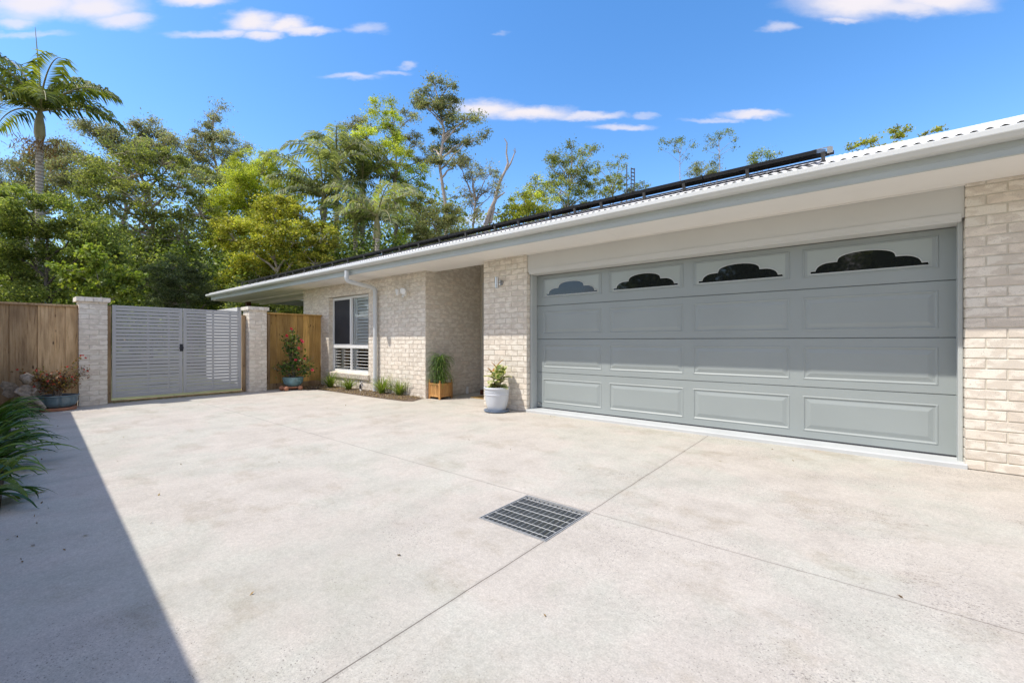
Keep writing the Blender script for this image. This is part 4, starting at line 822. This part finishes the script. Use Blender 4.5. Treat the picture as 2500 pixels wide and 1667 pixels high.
# ------------------------------------------------------------------ strap-leaf border
def edgeY(x): return .07 + (-x - 4.36) * .038
a = MB(); pts = [(x, edgeY(x)) for x in np.linspace(-10.15, -2.6, 24)]; vs = [(x, y, .006) for x, y in pts] + [(x, y - .12, .05) for x, y in pts] + [(x, -.30 - (x + 10.2) * .0427, .05) for x, y in pts]; n = len(pts)
a.add(vs, [(i, i + 1, n + i + 1, n + i) for i in range(n - 1)] + [(n + i, n + i + 1, 2 * n + i + 1, 2 * n + i) for i in range(n - 1)]); tag(a.build('garden_bed', M['mulch']), kind='structure')
cl = [(-9.35, 'farthest strap leaf clump beside the fairy statue'), (-8.5, 'dense strap leaf clump second from the fairy statue'), (-7.75, 'third strap leaf clump from the statue along the bed edge'), (-7.0, 'fourth strap leaf clump from the statue along the bed edge'), (-6.3, 'middle strap leaf clump arching over the concrete edge'), (-5.65, 'strap leaf clump with thin tips reaching over the shaded concrete'), (-5.0, 'second nearest strap leaf clump at the left picture edge'), (-4.45, 'nearest strap leaf clump with a folded blade over the concrete')]
for (x, lab) in cl:
    y = edgeY(x) - .13; r = empty('strap_leaf_plant', (x, y, .03), lab + ', dark green', 'plant', 'strap leaf plants along the left bed'); bl = []
    for i in range(28 if x < -5.2 else 20):
        az = random.gauss(PI / 2 + .25, .8) if random.random() < .8 else random.uniform(0, 6.28); bl.append(((x + random.gauss(0, .07), y + random.gauss(0, .05), .04), az, random.uniform(.30, .60) * (1 if x < -5.2 else .82), random.uniform(.040, .066), random.uniform(.35, 1.2), random.uniform(1.2, 2.6)))
    ribbons('leaves', M['glossleaf'], r, bl, [(.06, .13, .022), (.085, .18, .03), (.04, .10, .02), (.14, .22, .035)], 11)
# nearer loose leaf tip at the lower left
# ------------------------------------------------------------------ trees
def limb(mb, a, b, ra, rb, wob=.06, n=5, sag=0, sides=6):
    L_ = (b - a).length; pts = [a]
    for i in range(1, n): t = i / n; pts.append(a.lerp(b, t) + Vector((random.gauss(0, wob * L_ * .35), random.gauss(0, wob * L_ * .35), random.gauss(0, wob * L_ * .25) + sag * L_ * math.sin(PI * t)))) 
    pts.append(b); rs = [ra + (rb - ra) * (i / n) ** .8 for i in range(n + 1)]; mb.tube(pts, rs, sides, False); return pts
def tree(name, label, cat, D, base_px, blobs, cols, leaf, dens, tr=.14, bark='bark', group=None, aspect=.5, droop=.2, clump=.28, top=None, depth=.9, twigs=5, forkz=.35, matn='leaf', lean=0, shell=.55, cn=1.0):
    base = at(base_px, 833.5, D); base.z = 0; r = empty(name, base, label, cat, group); tk = MB(); P_ = []; Cc = []
    bl = []
    for (x, y, rx, ry) in blobs:
        rm = max(rx, ry) / F * D; c = at(x, y, D); off = random.uniform(-1, 1) * depth; dv = Vector((-SA, CA, 0)) * off; bl.append((c + dv * 1.0, rx / F * D, ry / F * D, rx * ry * PI))
    zt = max(b[0].z for b in bl); cx = sum(b[0].x * b[3] for b in bl) / sum(b[3] for b in bl); cy = sum(b[0].y * b[3] for b in bl) / sum(b[3] for b in bl)
    tp = Vector((cx, cy, zt * .82)) if top is None else at(top[0], top[1], D)
    tp_pts = limb(tk, base, tp, tr, tr * .22, .035, 8, 0, 9)
    def trunk_at(z):
        for i in range(len(tp_pts) - 1):
            if tp_pts[i + 1].z >= z: t = (z - tp_pts[i].z) / max(1e-3, tp_pts[i + 1].z - tp_pts[i].z); return tp_pts[i].lerp(tp_pts[i + 1], max(0, min(1, t))), i / len(tp_pts)
        return tp_pts[-1], 1
    R_ = Vector((CA, SA, 0)); Fw = Vector((-SA, CA, 0))
    for (c, rx, ry, area) in bl:
        hd_ = math.hypot(c.x - cx, c.y - cy); z = max(tp.z * forkz, min(c.z - hd_ * .7 - ry * .6, tp.z)); p0, f_ = trunk_at(z); rb = tr * (.45 - .25 * f_) * min(1.3, .5 + rx); limb(tk, p0, c - Vector((0, 0, ry * .3)), rb, rb * .35, .07, 5, .06, 6)
        nc = max(6, int(2.2 * (cn * area / F * D * .02 + cn * (rx * ry) / (clump * clump) * 1.3))); n = int(area * dens * 4.2); per = max(3, n // nc)
        rd = (rx + ry) / 2
        for k in range(nc):
            while True:
                u = np.array([random.uniform(-1, 1) for _ in range(3)]); q2 = (u * u).sum()
                if q2 < 1: break
            ln = math.sqrt(q2); u = u / max(ln, 1e-3) * (ln ** shell)
            cc = c + R_ * float(u[0]) * rx + Fw * float(u[1]) * rd + Vector((0, 0, 1)) * float(u[2]) * ry
            if k % max(1, (nc // max(1, twigs))) == 0: limb(tk, c - Vector((0, 0, ry * .3)), cc, rb * .35, .008, .08, 3, .03, 4)
            P_.append(np.array(cc) + RNG.normal(size=(per, 3)) * np.array([1, 1, .6]) * clump * .46 * random.uniform(.5, 1.4)); k_ = random.uniform(.6, 1.35); Cc.append(lerpcol(cols, per) * k_)
    P_ = np.concatenate(P_); Cc = np.concatenate(Cc); m = P_[:, 2] > .05; P_, Cc = P_[m], Cc[m]; leaf *= .68
    tk.build('trunk', M[bark], r); quads('crown', leafquads(P_, np.full(len(P_), leaf), aspect, droop, .8), Cc, M[matn], r, fold=False); return r
OLV = [(0.187, 0.228, 0.098), (0.258, 0.289, 0.131), (0.346, 0.349, 0.163), (0.13, 0.166, 0.073)]
GRY = [(0.232, 0.267, 0.17), (0.298, 0.332, 0.216), (0.393, 0.402, 0.277), (0.164, 0.186, 0.119), (0.325, 0.259, 0.17)]
BRT = [(0.431, 0.505, 0.077), (0.575, 0.641, 0.106), (0.269, 0.354, 0.056), (0.65, 0.65, 0.155)]
YEL = [(0.383, 0.402, 0.063), (0.524, 0.503, 0.082), (0.213, 0.259, 0.044), (0.311, 0.374, 0.063), (0.595, 0.532, 0.113)]
DRK = [(0.156, 0.224, 0.062), (0.241, 0.317, 0.076), (0.084, 0.14, 0.038), (0.366, 0.432, 0.114)]
MID = [(0.241, 0.299, 0.085), (0.353, 0.403, 0.109), (0.142, 0.188, 0.063), (0.481, 0.508, 0.156)]
G = 'trees beyond the fence and roof'
tree('gum_tree', 'greyish gum tree rising behind the tall palm at the far left', 'tree', 27, 70, [(20,430,60,45),(90,420,55,50),(150,395,55,40),(60,500,80,50),(0,520,50,60),(150,470,50,50),(110,350,40,20)], GRY, .21, .14, .24, 'palebark', G, .38, .6, .55)
tree('gum_tree', 'wide wind swept gum tree with a single spike of foliage, behind the yellow green canopy', 'tree', 26, 330, [(230,325,40,20),(290,340,55,32),(200,300,20,9),(330,310,40,22),(310,368,60,30),(358,285,8,14),(372,308,12,16),(395,335,28,24),(410,370,40,32),(180,430,55,45),(250,420,60,40),(430,410,40,30)], GRY, .21, .145, .24, 'bark', G, .38, .6, .5)
tree('gum_tree', 'tall thin gum tree with a narrow sparse top, left of the bright green camphor', 'tree', 30, 522, [(524,248,11,9),(520,275,9,14),(526,300,14,14),(492,335,22,26),(545,330,24,22),(470,365,28,28),(512,365,38,30),(570,365,26,34),(592,350,14,20),(530,425,60,40),(468,425,40,45),(590,400,25,30)], GRY, .21, .15, .22, 'palebark', G, .38, .6, .5, top=(520, 290))
tree('canopy_tree', 'broad yellow green canopy tree with many fine branches, centre left', 'tree', 21, 362, [(290,395,50,22),(350,385,55,25),(405,400,50,25),(270,440,60,28),(340,440,70,32),(430,445,55,32),(300,490,60,35),(390,500,70,40),(460,500,45,40),(350,560,80,40),(440,570,60,50),(330,620,60,40),(420,640,70,50)], [*MID, *OLV], .17, .085, .24, 'palebark', G, .5, .3, .45, twigs=14)
tree('bushy_tree', 'dense deep green bushy tree behind the brown fence at the left', 'tree', 14, 110, [(100,540,60,40),(50,600,60,50),(140,600,70,50),(110,510,50,30),(165,490,35,30),(190,550,45,50),(30,670,60,45),(110,680,80,45),(210,640,60,50),(60,720,80,25),(240,580,40,50),(0,560,40,60)], [*DRK, *MID], .11, .20, .12, 'darkbark', G, .5, .3, .35)
tree('sapling', 'young sapling with large pale green leaves just behind the gate, left side', 'tree', 11, 268, [(245,612,14,20),(240,640,26,20),(215,665,32,22),(290,668,32,25),(255,690,50,30),(200,705,28,25),(305,705,22,25)], [(.20, .27, .04), (.30, .34, .07), (.13, .19, .03)], .15, .05, .035, 'palebark', G, .6, .7, .22, depth=.35, twigs=8)
tree('camphor_tree', 'bright green rounded camphor tree left of the centre palms', 'tree', 24, 640, [(625,398,34,30),(662,388,26,22),(600,430,52,38),(655,430,58,42),(695,425,34,36),(640,480,85,52),(560,500,55,52),(615,540,85,60),(600,470,50,50),(690,500,45,40),(540,560,35,50),(560,620,50,45),(535,520,25,30),(520,600,25,40)], BRT, .12, .24, .22, 'bark', G, .5, .2, .38)
tree('broad_tree', 'yellow leaved broad tree directly above the left end of the roof', 'tree', 19.5, 680, [(640,530,45,30),(700,520,45,28),(755,530,38,25),(600,585,45,35),(660,590,65,40),(735,590,65,42),(800,590,35,35),(620,650,70,36),(700,645,75,38),(560,690,55,28),(780,640,40,30),(580,630,40,30)], YEL, .14, .20, .16, 'palebark', G, .6, .3, .34)
tree('hedge_shrub', 'grey green small leaved shrub behind the middle of the gate', 'shrub', 18.0, 470, [(420,700,45,35),(480,700,50,38),(540,705,50,32),(450,660,36,28),(505,670,30,25),(400,735,40,20),(470,740,70,20),(560,740,50,18),(385,690,30,35)], [(.11, .15, .07), (.17, .21, .10), (.07, .10, .045), (.24, .27, .15)], .10, .26, .08, 'bark', G, .5, .2, .25)
tree('hedge_shrub', 'dark glossy hedge seen under the patio roof beyond the honey fence', 'shrub', 17.5, 690, [(620,735,45,30),(680,725,50,35),(740,720,50,38),(800,720,40,38),(650,760,60,25),(730,765,60,25)], [*DRK, *MID], .11, .22, .07, 'darkbark', G, .5, .2, .3)
tree('bright_tree', 'tall narrow bright green tree rising between the palms and the tall gum', 'tree', 26, 970, [(950,245,18,12),(925,275,28,18),(955,290,26,22),(940,325,34,24),(905,350,30,20),(960,360,32,26),(925,395,40,24),(985,400,35,22),(1022,415,28,18),(1035,440,22,16),(960,440,36,26),(1000,480,36,26),(990,530,32,26),(1015,570,30,30),(975,590,30,30)], BRT, .15, .17, .2, 'bark', G, .55, .2, .42)
tree('gum_tree', 'brownish sparse gum tree standing behind the bright narrow tree', 'tree', 31, 880, [(862,302,24,12),(838,325,24,14),(892,325,28,18),(840,350,25,15),(1000,300,22,18),(985,330,22,18),(1015,350,24,20),(1030,385,26,18),(880,370,30,25),(1050,375,16,10)], GRY, .21, .14, .2, 'bark', G, .4, .5, .45)
tree('gum_tree', 'tallest gum tree with reddish bare limbs standing above the middle of the roof', 'tree', 24, 1092, [(1030,210,22,11),(1062,208,22,10),(1095,215,20,12),(1020,240,18,18),(1055,240,38,20),(1100,245,26,20),(1050,272,32,18),(1095,280,28,18),(1075,310,30,18),(1112,312,26,12),(1140,305,20,9),(1162,290,16,8),(1165,268,15,8),(1185,310,14,10),(1050,345,28,14),(1095,350,30,14),(1130,355,22,10),(1155,358,16,7),(1075,390,28,15),(1120,400,26,14)], OLV + GRY, .19, .13, .2, 'palebark', G, .42, .5, .42, top=(1070, 250), twigs=7, forkz=.45)
tree('gum_tree', 'low spreading gum tree beside the dead trunk', 'tree', 22, 1110, [(1122,408,34,13),(1150,420,26,14),(1195,418,22,14),(1210,440,16,12),(1160,448,34,13),(1190,465,26,12),(1130,470,26,12),(1215,475,12,9),(1150,495,24,12),(1165,530,18,14)], GRY, .14, .11, .16, 'bark', G, .42, .4, .36, twigs=7, forkz=.5)
tree('bushy_tree', 'olive brown bushy tree below the tall gum, touching the roof line', 'tree', 20, 1080, [(1040,510,36,24),(1085,520,36,28),(1020,555,36,28),(1070,560,46,30),(1110,560,34,34),(1040,595,50,26),(1100,590,44,30),(1135,560,20,26)], [*OLV, (.19, .16, .06)], .13, .19, .15, 'bark', G, .5, .3, .36)
tree('round_tree', 'bright green round tree rising over the roof right of the dead trunk', 'tree', 24, 1290, [(1310,440,16,12),(1300,465,26,18),(1280,495,36,22),(1250,515,28,18),(1325,500,40,26),(1240,530,20,12),(1290,525,40,20)], BRT + YEL, .15, .20, .18, 'bark', G, .55, .2, .36)
tree('olive_tree', 'tall open olive green tree over the roof beside the round green one', 'tree', 27, 1395, [(1350,378,16,14),(1345,405,20,20),(1392,365,14,10),(1400,385,20,12),(1430,360,20,10),(1440,375,14,14),(1425,400,22,20),(1380,415,28,22),(1345,435,26,22),(1400,445,34,26),(1360,475,36,24),(1430,470,28,24),(1440,500,28,22),(1380,510,34,22)], OLV + MID, .16, .14, .18, 'palebark', G, .5, .4, .4)
tree('airy_tree', 'airy small leaved tree over the roof around the antenna mast', 'tree', 30, 1495, [(1465,395,12,8),(1455,420,14,16),(1490,405,14,11),(1510,392,14,6),(1526,398,8,7),(1500,430,18,14),(1530,428,16,16),(1450,455,20,16),(1488,462,26,18),(1530,460,20,14),(1562,455,14,12),(1580,450,8,7),(1470,485,30,14)], OLV + MID, .17, .13, .15, 'bark', G, .5, .4, .34)
tree('umbrella_tree', 'thin flat topped tree over the roof, left of the two slender ones', 'tree', 32, 1678, [(1625,345,14,7),(1645,350,14,8),(1668,347,18,8),(1688,357,10,8),(1614,365,6,4),(1650,368,10,5),(1682,378,8,5)], OLV + DRK, .17, .10, .09, 'palebark', G, .5, .4, .32, top=(1660, 375), depth=.4, twigs=5, forkz=.93)
tree('umbrella_tree', 'thin flat topped tree over the roof, right of the two slender ones', 'tree', 32, 1753, [(1735,338,14,7),(1755,330,16,8),(1775,328,14,7),(1788,345,7,6),(1722,368,6,4),(1740,355,12,6),(1788,362,6,5),(1748,385,10,6)], OLV + DRK, .17, .10, .09, 'palebark', G, .5, .4, .32, top=(1755, 345), depth=.4, twigs=5, forkz=.93)
tree('bushy_tree', 'grey green bush top showing over the solar panels between the slender trees', 'tree', 34, 1710, [(1700,408,20,10),(1722,405,20,12),(1712,425,28,14),(1755,412,14,7),(1690,428,18,10)], GRY + OLV, .17, .16, .15, 'bark', G, .5, .3, .38)
tree('bushy_tree', 'low green tree top just above the right half of the solar panels', 'tree', 30, 1850, [(1830,392,14,6),(1850,384,16,8),(1872,388,14,7),(1850,405,30,10)], MID, .17, .18, .15, 'bark', G, .5, .3, .36)
tree('yellow_tree', 'yellow green leafy tips poking over the bare roof edge at the right', 'tree', 22, 2130, [(2082,358,10,6),(2105,354,12,8),(2130,345,12,7),(2180,318,11,6),(2200,325,10,10),(2217,312,7,6),(2192,336,8,5),(2258,326,8,4),(2278,320,8,4),(2300,312,8,4),(2150,380,60,20)], YEL, .17, .16, .12, 'bark', G, .6, .2, .22, depth=.3)
# dead tree
base = at(1185, 833.5, 23); base.z = 0; r = empty('dead_tree', base, 'bare dead tree trunk with three leafless branches against the sky', 'tree'); a = MB()
def pl(pts, r0, r1): P2 = [at(x, y, 23) for x, y in pts]; P2 = [p + Vector((random.gauss(0, .03), random.gauss(0, .03), 0)) for p in P2]; n = len(P2); a.tube(P2, [r0 + (r1 - r0) * i / (n - 1) for i in range(n)], 8)
a.tube([base, at(1186, 545, 23)], [.20, .13], 9)
pl([(1186, 546), (1196, 520), (1206, 490), (1212, 470), (1222, 440), (1232, 418), (1240, 398), (1236, 375), (1238, 350), (1232, 340)],   .12, .022); pl([(1236, 415), (1246, 400), (1252, 385), (1258, 370), (1257, 362)], .055, .015); pl([(1258, 372), (1252, 366)], .03, .012)
pl([(1211, 486), (1222, 478), (1234, 470)], .07, .03); pl([(1213, 522), (1206, 518)], .05, .03); pl([(1197, 545), (1204, 510), (1208, 488)], .09, .06); a.build('trunk', M['deadwood'], r)
# mast
base = at(1541, 833.5, 28); base.z = 0; r = empty('antenna_mast', base, 'slim dark lattice mast sticking up among the airy tree behind the roof', 'mast'); a = MB()
for (x, y) in ((1530, 402), (1541, 410), (1549, 411)): t_ = at(x, y, 28); a.tube([(t_.x, t_.y, 0), t_], .035, 6)
a.build('pole', M['bracket'], r); a = MB()
for y in range(412, 480, 9): a.tube([at(1541, y, 28), at(1549, y + 2, 28)], .04, 5)
for y in range(440, 480, 14): a.tube([at(1530, y, 28), at(1541, y - 6, 28)], .02, 5)
a.build('rungs', M['bracket'], r)
# palms
def palm(label, D, crown, base_px, nf, fl, cols, tr=.13, shaft=True, fronds=None, dens=34, wind=0, leaflet=.5, spear=False, group='palm trees beyond the fence'):
    base = at(base_px, 833.5, D); base.z = 0; r = empty('palm_tree', base, label, 'palm tree', group); c = at(crown[0], crown[1], D); a = MB(); sh = 1.05 * fl / 3 if shaft else 0; tz = c - Vector((0, 0, sh))
    m1 = base.lerp(tz, .5) + Vector((random.gauss(0, .08), random.gauss(0, .08), 0)); a.tube([base, base.lerp(m1, .5), m1, m1.lerp(tz, .5), tz], [tr * 1.3, tr * 1.1, tr, tr * .95, tr * .9], 14); a.build('trunk', M['palmtrunk'], r)
    if shaft: a = MB(); a.tube([tz, tz + Vector((0, 0, sh * .2)), tz + Vector((0, 0, sh * .5)), tz + Vector((0, 0, sh * .85)), c], [tr * .95, tr * 1.35, tr * 1.25, tr * .8, tr * .5], 14); a.build('crownshaft', M['shaft'], r)
    Q = []; C = []; rac = MB()
    if fronds is None: fronds = [(i * 2.399 + random.uniform(-.3, .3), random.uniform(.1, 1.35), fl * random.uniform(.8, 1.1)) for i in range(nf)]
    for (az, el, ln) in fronds:
        p = c.copy(); n = 14; dl = ln / n; pts = [p.copy()]; els = [el]; e_ = el; azc = az
        for i in range(n):
            d_ = Vector((math.cos(azc) * math.cos(e_), math.sin(azc) * math.cos(e_), math.sin(e_))); p = p + d_ * dl; e_ -= (1.5 + .3 * (el > 1)) / n * (.4 + 1.3 * i / n); azc += wind * .02 * i / n; pts.append(p.copy()); els.append(e_)
        rac.tube(pts, [.035 * fl / 3 * (1 - .85 * i / n) + .004 for i in range(n + 1)], 5, False); k = random.uniform(.8, 1.2)
        for i in range(dens):
            t = .06 + .94 * i / dens; f = t * n; j = min(int(f), n - 1); pp = pts[j].lerp(pts[j + 1], f - j); dr = (pts[j + 1] - pts[j]).normalized(); side = dr.cross(Vector((0, 0, 1))); side = side.normalized() if side.length > .01 else Vector((1, 0, 0)); u_ = side.cross(dr)
            ll = leaflet * fl / 3 * math.sin(PI * (.12 + .82 * t)) ** .7 * random.uniform(.65, 1.15)
            for s_ in (-1, 1):
                v = (side * s_ * .85 + dr * .55 + u_ * random.uniform(.0, .3)).normalized(); mid = pp + v * ll * .5; tip = mid + (v * .7 + Vector((0, 0, -random.uniform(.5, 1.3)))).normalized() * ll * .5; wv = dr * (.034 * fl / 3 + .012)
                Q.append([list(pp), list(mid + wv), list(tip), list(mid - wv)]); cc = lerpcol(cols, 1)[0] * k; C.append(cc)
    quads('fronds', np.array(Q), np.array(C), M['leaf'], r); rac.build('midribs', M['shaft'], r)
    if spear: a = MB(); a.tube([c, c + Vector((-.05, 0, 1.2)), c + Vector((-.22, -.1, 3.1))], [.04, .03, .006], 6); a.tube([c, c + Vector((.0, 0, .9)), c + Vector((-.1, 0, 1.9))], [.03, .02, .005], 6); a.build('spear_leaf', M['shaft'], r)
    return r, c, tz
PD = 15.5
def dirf(dx, dy, dep=0):  # azimuth of a frond that leans dx to the picture right, dep away
    v = Vector((CA, SA, 0)) * dx + Vector((-SA, CA, 0)) * dep; return math.atan2(v.y, v.x)
frs = [(dirf(-1, 0, .3), 1.15, 3.3), (dirf(-1, 0, .1), 1.28, 3.9), (dirf(-1, 0, .5), .95, 3.7), (dirf(-1, 0, -.2), .75, 3.0), (dirf(-1, 0, .8), 1.0, 3.2), (dirf(-.6, 0, -.8), 1.2, 2.6), (dirf(.25, 0, .4), 1.4, 2.5), (dirf(.6, 0, -.3), 1.3, 2.6), (dirf(.9, 0, .5), 1.0, 2.6), (dirf(1, 0, -.1), .62, 3.4), (dirf(1, 0, -.8), .35, 2.6), (dirf(1, 0, .3), .35, 2.9), (dirf(-.2, 0, -1), .5, 2.2), (dirf(-.8, 0, .2), .35, 2.7), (dirf(.3, 0, 1), .9, 2.6), (dirf(.1, 0, -1), .2, 2.0)]
PC = [(.10, .14, .035), (.15, .19, .045), (.24, .27, .05), (.07, .09, .03)]
pr_, pc_, tz_ = palm('tall king palm with a slim ringed trunk at the far left edge', PD, (97, 272), 111, 0, 3, PC, .115, True, frs, 40, 0, .95, True)
P_ = np.array(tz_) + np.column_stack([RNG.normal(size=500) * .32, RNG.normal(size=500) * .32, -.05 - np.abs(RNG.normal(size=500)) * .38])
quads('seed_cluster', leafquads(P_, np.full(500, .20), .12, 1.6, .3), lerpcol([(.30, .15, .06), (.22, .13, .06), (.12, .08, .05)], 500), M['petal'], pr_)
pl_ = [(.18, .22, .10), (.26, .30, .14), (.11, .14, .07), (.36, .38, .20)]
palm('feathery palm with the highest crown in the centre palm group', 24, (822, 392), 828, 15, 3.3, pl_, .14, True, None, 38, 0, .85)
palm('feathery palm lower left in the centre palm group', 22, (790, 480), 800, 16, 3.2, pl_, .14, True, None, 38, 0, .85)
palm('pale frond palm at the right of the centre group, fronds drooping over the roof', 19.5, (921, 528), 925, 14, 2.9, [(.28, .30, .16), (.38, .38, .22), (.16, .19, .10), (.28, .36, .07)], .12, True, None, 38, 0, .85)
palm('dark palm standing between the bright tree and the highest palm', 25, (885, 445), 892, 15, 3.3, [(.10, .14, .05), (.15, .18, .07), (.22, .24, .10)], .14, True, None, 34, 0, .6)
palm('short dark palm just above the roof', 21, (868, 545), 866, 15, 2.6, [(.035, .06, .02), (.06, .09, .03), (.09, .12, .04)], .11, True, None, 32, 0, .6)  # darker frond colours than the other palms
palm('half hidden palm between the thin gum and the camphor tree', 25, (548, 462), 548, 12, 2.4, pl_, .12, True, None, 30, 0, .6)
palm('low palm with fronds entering at the left picture edge', 17, (-25, 560), -25, 12, 2.3, [(.14, .17, .08), (.2, .2, .1), (.08, .11, .04)], .12, True, None, 32, 0, .6)
# dense undergrowth mass behind the gate
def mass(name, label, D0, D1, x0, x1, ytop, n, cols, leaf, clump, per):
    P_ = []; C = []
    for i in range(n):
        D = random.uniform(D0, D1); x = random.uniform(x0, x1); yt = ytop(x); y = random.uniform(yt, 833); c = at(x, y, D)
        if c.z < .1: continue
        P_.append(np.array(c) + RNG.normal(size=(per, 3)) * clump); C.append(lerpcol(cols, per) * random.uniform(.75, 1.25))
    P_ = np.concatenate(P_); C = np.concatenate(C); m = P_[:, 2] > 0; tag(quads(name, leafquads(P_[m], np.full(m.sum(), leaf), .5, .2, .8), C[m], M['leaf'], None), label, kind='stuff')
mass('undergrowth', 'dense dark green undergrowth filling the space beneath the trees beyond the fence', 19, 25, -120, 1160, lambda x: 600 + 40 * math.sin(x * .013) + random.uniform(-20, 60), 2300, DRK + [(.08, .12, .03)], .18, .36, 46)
mass('far_bushland', 'far bushland filling low gaps between the trunks', 36, 48, -250, 1260, lambda x: 520 + 35 * math.sin(x * .011) + random.uniform(-30, 60), 1500, OLV + DRK, .34, .8, 46)
mass('hedge_growth', 'low continuous green growth seen through the gaps of the gate slats', 20, 26, -60, 660, lambda x: 735, 700, DRK, .17, .34, 50)
# trees behind the photographer, seen as reflections in the garage windows
for i, (x, y, hgt, lab) in enumerate(((-9, -15, 8.5, 'leafy tree behind the boundary fence, reflected in the leftmost garage pane'), (-3.5, -17, 9.5, 'leafy tree behind the boundary fence, reflected in the middle garage panes'), (3, -16, 8, 'leafy tree behind the boundary fence, reflected in the rightmost garage pane'))):
    r = empty('garden_tree', (x, y, 0), lab, 'tree', 'trees behind the boundary fence'); a = MB(); limb(a, Vector((x, y, 0)), Vector((x + .3, y, hgt * .7)), .2, .06); P_ = []; 
    for k in range(170): u = RNG.normal(size=3); u /= np.linalg.norm(u); c = np.array([x, y, hgt * .62]) + u * np.array([3.2, 2.5, hgt * .38]) * random.uniform(.5, 1); P_.append(c + RNG.normal(size=(110, 3)) * .45)
    P_ = np.concatenate(P_); P_ = P_[P_[:, 2] > 0]; a.build('trunk', M['bark'], r); quads('crown', leafquads(P_, np.full(len(P_), .26), .5, .2, .8), lerpcol(MID, len(P_)), M['leaf'], r)
# pale garden wall behind the gate
a = MB(); a.box(-15.9, -13.3, 4.40, 4.50, -.06, 2.03, .005); gw = a.build('garden_wall', M['render']); tag(gw, 'low white rendered screen wall glimpsed through the right gate leaf', 'wall')

# sparse fallen leaves and grit on the slab
LP_ = []
for i in range(150):
    r_ = random.random()
    if r_ < .45: x_ = random.uniform(-10, -3); p = (x_, edgeY(x_) + abs(random.gauss(0, .18)) + .01, .005)
    elif r_ < .7: p = (random.uniform(-10, 0), 5.2 - abs(random.gauss(0, .25)), .005)
    else: p = (random.uniform(-9, 1.5), random.uniform(.6, 5), .005)
    if not (GX0 < p[0] < GX1 and GY0 < p[1] < GY1): LP_.append(p)
LP_ = np.array(LP_); q = leafquads(LP_, np.full(len(LP_), .022), .45, 0, 6, .04)
tag(quads('leaf_litter', q, lerpcol([(.20, .12, .06), (.32, .22, .10), (.12, .09, .05), (.25, .22, .12)], len(LP_)), M['petal'], None), 'sparse small fallen leaves scattered on the driveway', kind='stuff')
